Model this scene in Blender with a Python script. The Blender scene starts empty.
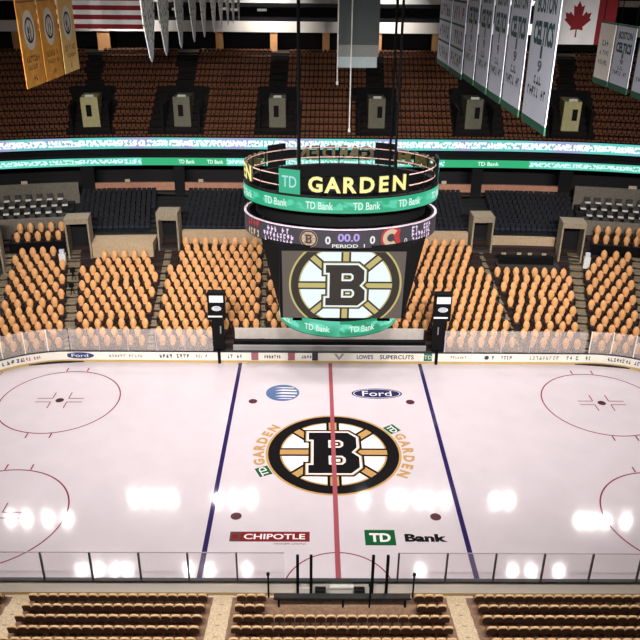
import bpy, bmesh, math, random
from mathutils import Vector, Matrix
R = math.radians
rnd = random.Random(7)
scn = bpy.context.scene
col = scn.collection

# ------------------------------------------------------------------ camera, world, exposure, arena lighting
cam_d = bpy.data.cameras.new('camera'); cam = bpy.data.objects.new('camera', cam_d); col.objects.link(cam)
cam_d.sensor_width = 36.0; cam_d.lens = 738.04 / 640 * 36.0
cam_d.clip_end = 500
cam.matrix_world = (Matrix.Translation((-1.466, -42.466, 30.0)) @ Matrix.Rotation(R(-0.579), 4, 'Z')
                    @ Matrix.Rotation(R(90 - 25.08), 4, 'X') @ Matrix.Rotation(R(0.596), 4, 'Z'))
scn.camera = cam
w = bpy.data.worlds.new('world'); scn.world = w; w.use_nodes = True
w.node_tree.nodes['Background'].inputs[0].default_value = (.03, .03, .035, 1)
w.node_tree.nodes['Background'].inputs[1].default_value = .4
scn.view_settings.view_transform = 'Standard'; scn.view_settings.look = 'None'
scn.view_settings.gamma = 1.0; scn.view_settings.exposure = 0.0; scn.view_settings.use_curve_mapping = False
LAMP_Z = 33.0
LAMP_POWER = 285.0

def area_light(name, loc, target, size, power, spread, parent=None, color=(1, .95, .93)):
    d = bpy.data.lights.new(name, 'AREA'); d.shape = 'DISK'; d.size = size; d.energy = power; d.spread = R(spread); d.color = color
    o = bpy.data.objects.new(name, d); col.objects.link(o)
    o.matrix_world = Matrix.Translation(loc) @ (Vector(target) - Vector(loc)).to_track_quat('-Z', 'Y').to_matrix().to_4x4()
    return o

# ------------------------------------------------------------------ materials
def lin(c):
    return tuple((x / 255 / 12.92) if x / 255 <= .04045 else ((x / 255 + .055) / 1.055) ** 2.4 for x in c)
MC = {}
def pm(name, rgb, rough=.6, var=.15, scale=4.0, metal=0.0, spec=.5):
    if name in MC: return MC[name]
    m = bpy.data.materials.new(name); m.use_nodes = True; nt = m.node_tree; b = nt.nodes['Principled BSDF']
    c = lin(rgb)
    n = nt.nodes.new('ShaderNodeTexNoise'); n.inputs['Scale'].default_value = scale; n.inputs['Detail'].default_value = 3
    tc = nt.nodes.new('ShaderNodeTexCoord'); nt.links.new(tc.outputs['Object'], n.inputs['Vector'])
    mx = nt.nodes.new('ShaderNodeMix'); mx.data_type = 'RGBA'
    mx.inputs[6].default_value = (*[x * (1 - var) for x in c], 1); mx.inputs[7].default_value = (*[min(1, x * (1 + var)) for x in c], 1)
    nt.links.new(n.outputs['Fac'], mx.inputs[0]); nt.links.new(mx.outputs[2], b.inputs['Base Color'])
    b.inputs['Roughness'].default_value = rough; b.inputs['Metallic'].default_value = metal
    b.inputs['Specular IOR Level'].default_value = spec
    MC[name] = m; return m
def em(name, rgb, strength=1.0, glyph=None, gscale=(9, 5), amount=.5, rgb3=None):
    """a lit screen surface; glyph = second colour shown as small bright marks along the uv of a ribbon"""
    if name in MC: return MC[name]
    m = bpy.data.materials.new(name); m.use_nodes = True; nt = m.node_tree; b = nt.nodes['Principled BSDF']
    c = lin(rgb); b.inputs['Base Color'].default_value = (.01, .01, .01, 1); b.inputs['Roughness'].default_value = .4
    b.inputs['Emission Strength'].default_value = strength; b.inputs['Emission Color'].default_value = (*c, 1)
    if glyph:
        uv = nt.nodes.new('ShaderNodeUVMap'); mp = nt.nodes.new('ShaderNodeMapping'); nt.links.new(uv.outputs[0], mp.inputs[0])
        mp.inputs['Scale'].default_value = (gscale[0], gscale[1], 1)
        n = nt.nodes.new('ShaderNodeTexNoise'); n.inputs['Scale'].default_value = 1; n.inputs['Detail'].default_value = 1; nt.links.new(mp.outputs[0], n.inputs['Vector'])
        r = nt.nodes.new('ShaderNodeValToRGB'); r.color_ramp.elements[0].position = amount - .04; r.color_ramp.elements[1].position = amount + .04
        nt.links.new(n.outputs['Fac'], r.inputs[0])
        sx = nt.nodes.new('ShaderNodeSeparateXYZ'); nt.links.new(uv.outputs[0], sx.inputs[0])
        r2 = nt.nodes.new('ShaderNodeValToRGB'); e = r2.color_ramp.elements
        e[0].position = .18; e[0].color = (0, 0, 0, 1); e[1].position = .26; e[1].color = (1, 1, 1, 1)
        a = e.new(.74); a.color = (1, 1, 1, 1); a = e.new(.84); a.color = (0, 0, 0, 1)
        nt.links.new(sx.outputs[1], r2.inputs[0])
        mu = nt.nodes.new('ShaderNodeMath'); mu.operation = 'MULTIPLY'; nt.links.new(r.outputs[0], mu.inputs[0]); nt.links.new(r2.outputs[0], mu.inputs[1])
        base = nt.nodes.new('ShaderNodeMix'); base.data_type = 'RGBA'
        base.inputs[6].default_value = (*c, 1); base.inputs[7].default_value = (*lin(rgb3 or rgb), 1)
        n2 = nt.nodes.new('ShaderNodeTexNoise'); n2.inputs['Scale'].default_value = .25; nt.links.new(uv.outputs[0], n2.inputs['Vector'])
        r3 = nt.nodes.new('ShaderNodeValToRGB'); r3.color_ramp.elements[0].position = .45; r3.color_ramp.elements[1].position = .58
        nt.links.new(n2.outputs['Fac'], r3.inputs[0]); nt.links.new(r3.outputs[0], base.inputs[0])
        mx = nt.nodes.new('ShaderNodeMix'); mx.data_type = 'RGBA'; mx.inputs[7].default_value = (*lin(glyph), 1)
        nt.links.new(base.outputs[2], mx.inputs[6]); nt.links.new(mu.outputs[0], mx.inputs[0]); nt.links.new(mx.outputs[2], b.inputs['Emission Color'])
    MC[name] = m; return m
def mottled(name, a, b_, scale, rough=.8, stretch=(1, 1, 1), pos=.5):
    if name in MC: return MC[name]
    m = pm(name, a, rough, 0); nt = m.node_tree; n = [x for x in nt.nodes if x.type == 'TEX_NOISE'][0]; mx = [x for x in nt.nodes if x.type == 'MIX'][0]
    n.inputs['Scale'].default_value = scale; n.inputs['Detail'].default_value = 2
    mp = nt.nodes.new('ShaderNodeMapping'); mp.inputs['Scale'].default_value = stretch
    tc = [x for x in nt.nodes if x.type == 'TEX_COORD'][0]; nt.links.new(tc.outputs['Object'], mp.inputs[0]); nt.links.new(mp.outputs[0], n.inputs['Vector'])
    r = nt.nodes.new('ShaderNodeValToRGB'); r.color_ramp.elements[0].position = pos - .06; r.color_ramp.elements[1].position = pos + .06
    nt.links.new(n.outputs['Fac'], r.inputs[0]); nt.links.new(r.outputs[0], mx.inputs[0])
    mx.inputs[6].default_value = (*lin(a), 1); mx.inputs[7].default_value = (*lin(b_), 1)
    return m
def glass_mat(name, rgb, opacity):
    if name in MC: return MC[name]
    m = bpy.data.materials.new(name); m.use_nodes = True; nt = m.node_tree; nt.nodes.clear()
    out = nt.nodes.new('ShaderNodeOutputMaterial'); t = nt.nodes.new('ShaderNodeBsdfTransparent'); p = nt.nodes.new('ShaderNodeBsdfPrincipled')
    p.inputs['Base Color'].default_value = (*lin(rgb), 1); p.inputs['Roughness'].default_value = .35
    mx = nt.nodes.new('ShaderNodeMixShader')
    n = nt.nodes.new('ShaderNodeTexNoise'); n.inputs['Scale'].default_value = 1.5
    mr = nt.nodes.new('ShaderNodeMapRange'); mr.inputs[3].default_value = opacity * .75; mr.inputs[4].default_value = opacity * 1.25
    nt.links.new(n.outputs['Fac'], mr.inputs[0]); nt.links.new(mr.outputs[0], mx.inputs[0])
    nt.links.new(t.outputs[0], mx.inputs[1]); nt.links.new(p.outputs[0], mx.inputs[2]); nt.links.new(mx.outputs[0], out.inputs[0])
    MC[name] = m; return m

# ------------------------------------------------------------------ mesh helpers
class MB:
    def __init__(s): s.v = []; s.f = []; s.m = []; s.uv = {}
    def face(s, pts, m=0, uv=None):
        i = len(s.v); s.v += [tuple(p) for p in pts]; s.f.append(tuple(range(i, i + len(pts)))); s.m.append(m)
        if uv: s.uv[len(s.f) - 1] = uv
    def mesh(s, v, f, m=0):
        i = len(s.v); s.v += [tuple(p) for p in v]
        for k, a in enumerate(f): s.f.append(tuple(x + i for x in a)); s.m.append(m[k] if isinstance(m, list) else m)
    def box(s, lo, hi, m=0, mat=None):
        x0, y0, z0 = lo; x1, y1, z1 = hi
        v = [(x0, y0, z0), (x1, y0, z0), (x1, y1, z0), (x0, y1, z0), (x0, y0, z1), (x1, y0, z1), (x1, y1, z1), (x0, y1, z1)]
        if mat: v = [tuple(mat @ Vector(p)) for p in v]
        s.mesh(v, [(0, 3, 2, 1), (4, 5, 6, 7), (0, 1, 5, 4), (1, 2, 6, 5), (2, 3, 7, 6), (3, 0, 4, 7)], m)
    def prism(s, poly, fn, h0, h1, m=0, mside=None):
        """poly in 2D, fn(x, y, h) to 3D"""
        n = len(poly); v = [fn(x, y, h0) for x, y in poly] + [fn(x, y, h1) for x, y in poly]
        ms = m if mside is None else mside
        f = [tuple(range(n))[::-1], tuple(range(n, 2 * n))] + [(i, (i + 1) % n, n + (i + 1) % n, n + i) for i in range(n)]
        s.mesh(v, f, [m, m] + [ms] * n if not isinstance(ms, list) else [m, m] + ms)
    def tube(s, a, b, r, n=8, m=0):
        a, b = Vector(a), Vector(b); d = (b - a).normalized()
        u = d.orthogonal().normalized(); w_ = d.cross(u)
        v = [p + (u * math.cos(t) + w_ * math.sin(t)) * r for p in (a, b) for t in [2 * math.pi * i / n for i in range(n)]]
        s.mesh(v, [tuple(range(n))[::-1], tuple(range(n, 2 * n))] + [(i, (i + 1) % n, n + (i + 1) % n, n + i) for i in range(n)], m)
    def build(s, name, mats, parent=None, smooth=False):
        me = bpy.data.meshes.new(name); me.from_pydata(s.v, [], s.f)
        mats = mats if isinstance(mats, (list, tuple)) else [mats]
        for q in mats: me.materials.append(q)
        for p, k in zip(me.polygons, s.m): p.material_index = k; p.use_smooth = smooth
        if s.uv:
            l = me.uv_layers.new(name='UVMap')
            for fi, u in s.uv.items():
                for li, c in zip(me.polygons[fi].loop_indices, u): l.data[li].uv = c
        me.validate(); 
        bm = bmesh.new(); bm.from_mesh(me); bmesh.ops.remove_doubles(bm, verts=bm.verts, dist=1e-5)
        if not s.uv: bmesh.ops.recalc_face_normals(bm, faces=bm.faces)
        bm.to_mesh(me); bm.free()
        o = bpy.data.objects.new(name, me); col.objects.link(o)
        if parent: o.parent = parent
        return o
def tag(o, label=None, cat=None, group=None, kind=None):
    if label: o['label'] = label
    if cat: o['category'] = cat
    if group: o['group'] = group
    if kind: o['kind'] = kind
    return o
def struct(o): o['kind'] = 'structure'; return o
def empty(name, loc=(0, 0, 0), rz=0.0):
    o = bpy.data.objects.new(name, None); col.objects.link(o); o.location = loc; o.rotation_euler = (0, 0, rz); return o
KIDS = {}
def kids(o):
    return [c for c in KIDS.get(o.name, [])]
def reg(o):
    KIDS[o.name] = list(o.children); return o
def dup(root, loc, rz):
    r = root.copy(); col.objects.link(r); r.location = loc; r.rotation_euler = (0, 0, rz)
    for k in ('label', 'group'): 
        if k in r: del r[k]
    for c in KIDS[root.name]:
        d = c.copy(); col.objects.link(d); d.parent = r
    return r

def flat_curve(obj):
    dg = bpy.context.evaluated_depsgraph_get(); dg.update()
    me = bpy.data.meshes.new_from_object(obj.evaluated_get(dg))
    v = [tuple(p.co) for p in me.vertices]; f = [tuple(p.vertices) for p in me.polygons]
    d = obj.data; bpy.data.objects.remove(obj); bpy.data.curves.remove(d); bpy.data.meshes.remove(me)
    return v, f
TXT = {}
def text2d(t, h=1.0, extrude=0.0, bold=0.0, width=None):
    """text as (verts, faces), centred, capital height h, optionally squeezed to a width"""
    key = (t, extrude, bold)
    if key not in TXT:
        c = bpy.data.curves.new('lettering', 'FONT'); c.body = t; c.size = 1; c.extrude = extrude; c.offset = bold; c.resolution_u = 3
        o = bpy.data.objects.new('lettering', c); col.objects.link(o)
        TXT[key] = flat_curve(o)
    v, f = TXT[key]
    x0 = min(p[0] for p in v); x1 = max(p[0] for p in v); y0 = min(p[1] for p in v); y1 = max(p[1] for p in v)
    sy = h / (y1 - y0); sx = (width / (x1 - x0)) if width else sy
    return [((p[0] - (x0 + x1) / 2) * sx, (p[1] - (y0 + y1) / 2) * sy, p[2]) for p in v], f
def poly2d(splines, offset=0.0):
    c = bpy.data.curves.new('shape', 'CURVE'); c.dimensions = '2D'; c.fill_mode = 'BOTH'; c.offset = offset
    for sp in splines:
        s = c.splines.new('POLY'); s.points.add(len(sp) - 1); s.use_cyclic_u = True
        for p, q in zip(s.points, sp): p.co = (q[0], q[1], 0, 1)
    o = bpy.data.objects.new('shape', c); col.objects.link(o)
    return flat_curve(o)
def disc2d(r, n=96, ry=None, cx=0, cy=0):
    ry = ry or r
    return [(cx + r * math.cos(2 * math.pi * i / n), cy + ry * math.sin(2 * math.pi * i / n), 0) for i in range(n)], [tuple(range(n))]
def ring2d(r0, r1, n=96, a0=0, a1=2 * math.pi):
    v = []; f = []
    for i in range(n + 1):
        a = a0 + (a1 - a0) * i / n; v += [(r0 * math.cos(a), r0 * math.sin(a), 0), (r1 * math.cos(a), r1 * math.sin(a), 0)]
    for i in range(n): f.append((2 * i, 2 * i + 1, 2 * i + 3, 2 * i + 2))
    return v, f
def rect2d(x0, y0, x1, y1): return [(x0, y0, 0), (x1, y0, 0), (x1, y1, 0), (x0, y1, 0)], [(0, 1, 2, 3)]
def bar2d(a, r0, r1, wd):
    c, s = math.cos(a), math.sin(a)
    return [(c * r - s * t, s * r + c * t, 0) for r, t in ((r0, -wd / 2), (r1, -wd / 2), (r1, wd / 2), (r0, wd / 2))], [(0, 1, 2, 3)]
def shift(vf, dx, dy, sx=1, sy=1, rot=0):
    c, s = math.cos(rot), math.sin(rot)
    return [(dx + (p[0] * c - p[1] * s) * sx, dy + (p[0] * s + p[1] * c) * sy, p[2]) for p in vf[0]], vf[1]
def glyphs(width, h, n, seed):
    """illegible marks: the unreadable small print of the photograph"""
    r = random.Random(seed); v = []; f = []; cw = width / n
    for i in range(n):
        x = -width / 2 + i * cw
        if r.random() < .12: continue
        for _ in range(2):
            a = x + cw * r.uniform(.05, .35); b = x + cw * r.uniform(.55, .85); y = r.choice((-.5, -.15, .2)) * h
            k = len(v); v += [(a, y, 0), (b, y, 0), (b, y + h * .3, 0), (a, y + h * .3, 0)]; f.append((k, k + 1, k + 2, k + 3))
        a = x + cw * r.uniform(.05, .5); k = len(v)
        v += [(a, -h / 2, 0), (a + cw * .22, -h / 2, 0), (a + cw * .22, h / 2, 0), (a, h / 2, 0)]; f.append((k, k + 1, k + 2, k + 3))
    return v, f
def clip2d(vf, x0, y0, x1, y1):
    me = bpy.data.meshes.new('clip'); me.from_pydata(vf[0], [], vf[1]); bm = bmesh.new(); bm.from_mesh(me); bpy.data.meshes.remove(me)
    for co, no in (((x0, 0, 0), (-1, 0, 0)), ((x1, 0, 0), (1, 0, 0)), ((0, y0, 0), (0, -1, 0)), ((0, y1, 0), (0, 1, 0))):
        bmesh.ops.bisect_plane(bm, geom=bm.verts[:] + bm.edges[:] + bm.faces[:], plane_co=co, plane_no=no, clear_outer=True)
    bm.verts.index_update(); out = [tuple(p.co) for p in bm.verts], [tuple(p.index for p in q.verts) for q in bm.faces]; bm.free(); return out
def put(mb, vf, fn, m=0): mb.mesh([fn(*p) for p in vf[0]], vf[1], m)

B_OUT = [(0, 0), (0, .19), (.1, .19), (.1, .81), (0, .81), (0, 1), (.8, 1), (.97, .87), (.97, .62), (.86, .5), (1, .38), (1, .14), (.83, 0)]
B_H1 = [(.4, .61), (.4, .80), (.64, .80), (.7, .75), (.7, .66), (.64, .61)]
B_H2 = [(.4, .20), (.4, .41), (.67, .41), (.73, .35), (.73, .26), (.67, .20)]
def b_shape(wd, ht, off): return poly2d([[((x - .5) * wd, (y - .5) * ht) for x, y in sp] for sp in (B_OUT, B_H1, B_H2)], off)
def spoked_b(radius, fn, mats, name, parent, clip=None, step=.004, inner=.79, bw=.74, bh=1.02, spoke=(.20, .12)):
    """a spoked wheel round a block letter B; mats = black, gold, white. One mesh"""
    L = [(disc2d(radius), 1), (disc2d(radius * .965), 0), (disc2d(radius * inner), 1), (disc2d(radius * (inner - .025)), 2)]
    sp = [bar2d(k * math.pi / 4, radius * .3, radius * inner, radius * spoke[0]) for k in range(8)]
    L += [(s, 0) for s in sp]; lay = [0, 1, 2, 3] + [4] * 8
    L += [(bar2d(k * math.pi / 4, radius * .3, radius * inner, radius * spoke[1]), 1) for k in range(8)]; lay += [5] * 8
    wd, ht = radius * bw, radius * bh
    for off, m in ((.075, 0), (.045, 1), (.03, 2), (0, 0)):
        L.append((b_shape(wd, ht, off * radius), m)); lay.append(lay[-1] + 1)
    mb = MB()
    for (s, m), l in zip(L, lay):
        if clip: s = clip2d(s, *clip)
        put(mb, s, lambda x, y, z, l=l: fn(x, y, l * step), m)
    return mb.build(name, mats, parent)

# ------------------------------------------------------------------ paths
RY = 12.95; RX = 30.48; RC = 8.53
R0 = 45.0; SX = 16.0
def P(s, d):
    """point of the far stand at arc position s, offset d behind the boards line; with its outward angle"""
    a = max(0, abs(s) - SX) / (R0 + 5); g = 1 if s >= 0 else -1
    return (g * (min(abs(s), SX) + (R0 + d) * math.sin(a)), RY - R0 + (R0 + d) * math.cos(a), -g * a)
def srange(s0, s1, step=1.0):
    n = max(1, int(math.ceil((s1 - s0) / step))); return [s0 + (s1 - s0) * i / n for i in range(n + 1)]
def sweep(prof, s0, s1, step=1.0, m=0, mb=None, closed=True):
    """sweep a closed (d, z) profile along the stand"""
    mb = mb or MB(); ss = srange(s0, s1, step); n = len(prof); v = []
    for s in ss:
        for d, z in prof: x, y, _ = P(s, d); v.append((x, y, z))
    f = []; mm = []
    for i in range(len(ss) - 1):
        for k in range(n if closed else n - 1):
            k2 = (k + 1) % n; f.append((i * n + k, i * n + k2, (i + 1) * n + k2, (i + 1) * n + k)); mm.append(m[k] if isinstance(m, list) else m)
    if closed:
        m0 = m[0] if isinstance(m, list) else m
        f.append(tuple(range(n))); mm.append(m0); f.append(tuple((len(ss) - 1) * n + k for k in range(n))[::-1]); mm.append(m0)
    mb.mesh(v, f, mm); return mb
def boxprof(d0, z0, d1, z1): return [(d0, z0), (d1, z0), (d1, z1), (d0, z1)]
def rink(off=0.0, n=20):
    """closed loop of the rink outline, off outward"""
    pts = []
    for cx, cy, a0 in ((RX - RC, RY - RC, 0), (-RX + RC, RY - RC, 90), (-RX + RC, -RY + RC, 180), (RX - RC, -RY + RC, 270)):
        for i in range(n + 1):
            a = R(a0 + 90 * i / n); pts.append((cx + (RC + off) * math.cos(a), cy + (RC + off) * math.sin(a)))
    return pts
def loop_wall(mb, o0, o1, z0, z1, m=0):
    a, b = rink(o0), rink(o1); n = len(a)
    v = [(*p, z0) for p in a] + [(*p, z0) for p in b] + [(*p, z1) for p in b] + [(*p, z1) for p in a]; f = []
    for i in range(n):
        j = (i + 1) % n
        for k in range(4):
            k2 = (k + 1) % 4; f.append((k * n + i, k * n + j, k2 * n + j, k2 * n + i))
    mb.mesh(v, f, m)
ORD1 = 'zeroth first second third fourth fifth sixth seventh eighth ninth tenth eleventh twelfth thirteenth fourteenth fifteenth sixteenth seventeenth eighteenth nineteenth'.split()
TENS = {2: 'twent', 3: 'thirt', 4: 'fort', 5: 'fift', 6: 'sixt', 7: 'sevent', 8: 'eight', 9: 'ninet'}
def ordw(n):
    if n < 20: return ORD1[n]
    return TENS[n // 10] + 'ieth' if n % 10 == 0 else TENS[n // 10] + 'y-' + ORD1[n % 10]

# ------------------------------------------------------------------ materials used by several things
def ice_mat(name, rgb, var=.03):
    m = pm(name, rgb, .055, var, .6, 0, .22)
    return m
M_CONC = pm('concrete', (150, 138, 118), .85, .25, 3)
M_CONCD = pm('dark_concrete', (52, 46, 42), .9, .2, 3)
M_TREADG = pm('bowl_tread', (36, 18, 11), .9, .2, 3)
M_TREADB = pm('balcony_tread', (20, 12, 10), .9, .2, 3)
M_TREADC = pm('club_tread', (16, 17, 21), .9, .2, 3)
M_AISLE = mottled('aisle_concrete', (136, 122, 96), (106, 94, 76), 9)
M_CREAM = mottled('cream_steps', (218, 196, 162), (200, 176, 144), 9)
M_BLACK = pm('black_paint', (7, 7, 8), .8, .2, 4, 0, .15)
M_STEEL = pm('grey_steel', (120, 122, 126), .4, .1, 5, .6)
M_WHITEP = pm('white_paint', (225, 222, 214), .5, .05)
M_TAN = mottled('tan_wall', (186, 162, 130), (172, 148, 118), 8)
M_LEDGE = mottled('ledge_wall', (190, 138, 112), (176, 124, 100), 6)
M_GREYW = mottled('grey_wall', (122, 114, 100), (110, 103, 92), 6)
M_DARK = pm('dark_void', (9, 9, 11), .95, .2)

# ------------------------------------------------------------------ the hall
mb = MB(); mb.box((-62, -62, -.6), (62, 62, -.15)); struct(mb.build('floor_concrete', pm('floor_slab', (110, 104, 98), .8, .15, 1)))
for nm, lo, hi in (('wall_left', (-62, -62, -.15), (-61, 62, 42)), ('wall_right', (61, -62, -.15), (62, 62, 42)), ('wall_far', (-61, 58, -.15), (61, 59, 42)), ('wall_near', (-61, -62, -.15), (61, -61, 42))):
    mb = MB(); mb.box(lo, hi); struct(mb.build(nm, pm('hall_wall', (20, 20, 23), .95, .2)))
mb = MB(); mb.box((-62, -62, 42), (62, 62, 42.5)); struct(mb.build('ceiling', pm('hall_ceiling', (24, 24, 27), .95, .2)))

# ice with its painted markings
def ground(vf, z, cx=0, cy=0): return None
pts = rink(-.02)
mb = MB(); mb.prism(pts, lambda x, y, h: (x, y, h), -.149, 0)
ICE = struct(mb.build('floor', ice_mat('ice', (205, 194, 199), .07)))
nt = MC['ice'].node_tree
_b = nt.nodes['Principled BSDF']; _n = nt.nodes.new('ShaderNodeTexNoise'); _n.inputs['Scale'].default_value = .5; _n.inputs['Detail'].default_value = 6
_tc = nt.nodes.new('ShaderNodeTexCoord'); _mp = nt.nodes.new('ShaderNodeMapping'); _mp.inputs['Scale'].default_value = (.35, 3, 1)
_mr = nt.nodes.new('ShaderNodeMapRange'); _mr.inputs[3].default_value = .05; _mr.inputs[4].default_value = .1
nt.links.new(_tc.outputs['Object'], _mp.inputs[0]); nt.links.new(_mp.outputs[0], _n.inputs['Vector']); nt.links.new(_n.outputs['Fac'], _mr.inputs[0]); nt.links.new(_mr.outputs[0], _b.inputs['Roughness'])
I_RED = ice_mat('ice_red', (158, 80, 88)); I_BLUE = ice_mat('ice_blue', (46, 34, 84)); I_DARKRED = ice_mat('ice_maroon', (84, 46, 54))
I_LINE = ice_mat('ice_circle_line', (128, 50, 64)); I_BLACK = ice_mat('ice_black', (26, 24, 26)); I_GOLD = ice_mat('ice_gold', (184, 144, 88)); I_WHITE = ice_mat('ice_white', (236, 226, 228))
I_GREEN = ice_mat('ice_green', (24, 88, 48)); I_CHRED = ice_mat('ice_brick_red', (122, 38, 40)); I_BROWN = ice_mat('ice_brown', (92, 64, 58)); I_FORD = ice_mat('ice_navy', (42, 46, 86)); I_ATT = ice_mat('ice_skyblue', (84, 106, 144))
def on_ice(cx=0, cy=0, z=.004, rot=0):
    c, s = math.cos(rot), math.sin(rot)
    return lambda x, y, h: (cx + x * c - y * s, cy + x * s + y * c, z + h)
def marking(name, items, mats, cx=0, cy=0, z=.004, rot=0):
    mb = MB()
    for k, (vf, m) in enumerate(items): put(mb, vf, on_ice(cx, cy, z + .0015 * k, rot), m)
    return mb.build(name, mats, ICE)
for x in (-7.62, 7.62): marking('blue_line', [(rect2d(-.15, -12.9, .15, 12.9), 0)], [I_BLUE], x, 0)
for x in (-27.13, 27.13): marking('goal_line', [(rect2d(-.04, -11.4, .04, 11.4), 0)], [I_RED], x, 0)
for x in (-21.03, 21.03):
    for y in (-6.7, 6.7):
        it = [(ring2d(4.5, 4.6), 0), (disc2d(.32, 24), 1)]
        for sx in (-1, 1):
            for sy in (-1, 1):
                it += [(rect2d(*sorted((sx * .6, sx * 1.8))[:1], sy * .26 - .04, max(sx * .6, sx * 1.8), sy * .26 + .04), 0),
                       (rect2d(sx * .62 - .04, min(sy * .3, sy * 1.15), sx * .62 + .04, max(sy * .3, sy * 1.15)), 0),
                       (rect2d(sx * .85 - .05, min(sy * 4.55, sy * 5.15), sx * .85 + .05, max(sy * 4.55, sy * 5.15)), 0)]
        marking('faceoff_circle', it, [I_LINE, I_DARKRED], x, y)
for x in (-6.1, 6.1):
    for y in (-6.7, 6.7): marking('faceoff_dot', [(disc2d(.34, 24), 0)], [I_DARKRED], x, y)
marking('referee_crease', [(ring2d(3.0, 3.08, 48, 0, math.pi), 0)], [I_LINE], 0, -12.85)
spoked_b(4.7, on_ice(0, 0, .004), [I_BLACK, I_GOLD, I_WHITE], 'center_logo', ICE, None, .0015)
marking('red_line', [(rect2d(-.15, -12.9, .15, 12.9), 0)], [I_RED], 0, 0, .026)
for side in (-1, 1):
    it = []; rr = 5.2
    ang = [R(205), R(193), R(183.5), R(174), R(164.5), R(155), R(145.5)] if side < 0 else [R(34), R(22), R(12), R(2), R(-8), R(-18), R(-28)]
    for k, a in enumerate(ang):
        rot = a - math.pi / 2
        px, py = rr * math.cos(a), rr * math.sin(a)
        if side < 0: rot = a - math.pi / 2
        if k == 0:
            it += [(shift(rect2d(-.5, -.45, .5, .45), px, py, rot=rot), 0), (shift(text2d('TD', .5, bold=.02), px, py, rot=rot), 1)]
        else: it.append((shift(text2d('GARDEN'[k - 1], .78, bold=.05), px, py, rot=rot), 2))
    marking('garden_lettering', it, [I_GREEN, I_WHITE, I_GOLD])
it = [(disc2d(1.32, 48, 1.25), 0)]
for k, (yy, hh, xx) in enumerate(((.75, .1, -.1), (.35, .16, .15), (-.1, .18, .25), (-.55, .14, .1), (-.9, .08, 0))):
    half = math.sqrt(max(0, 1.2 ** 2 - yy ** 2)) * .95
    it.append((poly2d([[(-half + .3 + xx, yy), (0, yy + hh), (half, yy + hh * .6), (half, yy - hh * .5), (0, yy - hh * .2)]]), 1))
marking('globe_emblem', it, [I_ATT, I_WHITE], -3.85, 8.0)
marking('oval_emblem', [(disc2d(2.0, 48, .8), 0), (disc2d(1.86, 48, .7), 1), (disc2d(1.8, 48, .65), 0), (text2d('Ford', .75, bold=.0, width=2.3), 1)], [I_FORD, I_WHITE], 3.6, 7.95)
marking('restaurant_emblem', [(rect2d(-2.35, -.42, 2.35, .42), 0), (rect2d(-2.35, -.42, -1.72, .42), 1), (disc2d(.2, 20, .26, -2.03, 0), 0), (shift(text2d('CHIPOTLE', .46, bold=.02, width=3.6), .28, 0), 2), (shift(glyphs(1.9, .14, 18, 3), 1.2, -.62), 1)], [I_CHRED, I_BROWN, I_WHITE], -3.95, -8.5)
marking('bank_emblem', [(rect2d(-2.35, -.66, -.55, .66), 0), (shift(text2d('TD', .74, bold=.04, width=1.25), -1.45, 0), 1), (shift(text2d('Bank', .68, bold=.05, width=2.5), 1.25, -.02), 2)], [I_GREEN, I_WHITE, I_BLACK], 4.0, -8.55)

# ------------------------------------------------------------------ rink boards
boards = empty('rink_boards'); tag(boards, 'white dasher boards with advertising and a yellow kick strip round the ice', 'boards')
mb = MB(); loop_wall(mb, 0, .12, .22, 1.0); mb.build('panel', pm('board_white', (226, 222, 210), .4, .06, 1), boards)
mb = MB(); loop_wall(mb, -.02, .1, 0, .22); mb.build('kick_plate', pm('kick_yellow', (186, 158, 96), .5, .12, 2), boards)
mb = MB(); loop_wall(mb, -.04, .2, 1.0, 1.1); mb.build('cap_rail', pm('cap_black', (24, 24, 28), .5, .1), boards)
def far_board(x): return lambda px, py, h: (x + px, RY - .012 - h, .62 + py)
AD = [pm('ad_dark', (40, 42, 52), .5), pm('ad_blue', (42, 56, 108), .5), pm('ad_maroon', (150, 92, 100), .5), pm('ad_green', (40, 104, 84), .5), M_WHITEP, pm('ad_navy', (70, 66, 96), .5), pm('ad_grey', (150, 146, 140), .5)]
def advert(x, items):
    mb = MB()
    for k, (vf, m) in enumerate(items): put(mb, vf, lambda a, b, h, k=k: far_board(x)(a, b, .004 * k), m)
    mb.build('advertisement', AD, boards)
advert(-21.2, [(disc2d(1.2, 32, .3), 1), (text2d('Ford', .32, width=1.4), 4)])
advert(-17.3, [(glyphs(2.9, .26, 12, 11), 6)])
advert(-13.2, [(glyphs(2.6, .34, 9, 12), 0)])
advert(-10.9, [(glyphs(1.0, .3, 5, 22), 3)])
advert(-7.6 + .9 - 1.4, [(glyphs(1.3, .36, 5, 13), 5)])
advert(-6.35, [(rect2d(-.35, -.36, .25, .36), 2)])
advert(-5.0, [(glyphs(1.7, .34, 8, 14), 0)])
advert(-3.3, [(rect2d(-.3, -.36, .3, .36), 2)])
advert(-2.0, [(glyphs(.9, .3, 4, 15), 0), (rect2d(.45, -.36, .95, .36), 0)])
advert(.75, [(poly2d([[(-.45, .3), (-.2, .3), (0, -.05), (.2, .3), (.45, .3), (0, -.34)]]), 6)])
advert(2.95, [(text2d("LOWE'S", .4, bold=.03, width=1.4), 5)])
advert(5.65, [(text2d('SUPERCUTS', .4, bold=.02, width=2.9), 0)])
advert(8.3, [(rect2d(-.35, -.36, .35, .36), 3), (text2d('TD', .34), 4)])
advert(10.9, [(glyphs(1.4, .28, 7, 16), 6)])
advert(14.3, [(shift(disc2d(.2, 16), -1.0, 0), 0), (shift(glyphs(1.8, .34, 7, 17), .3, 0), 5)])
advert(18.2, [(glyphs(2.6, .36, 9, 18), 6)])
advert(21.3, [(glyphs(2.4, .36, 9, 19), 3)])
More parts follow.
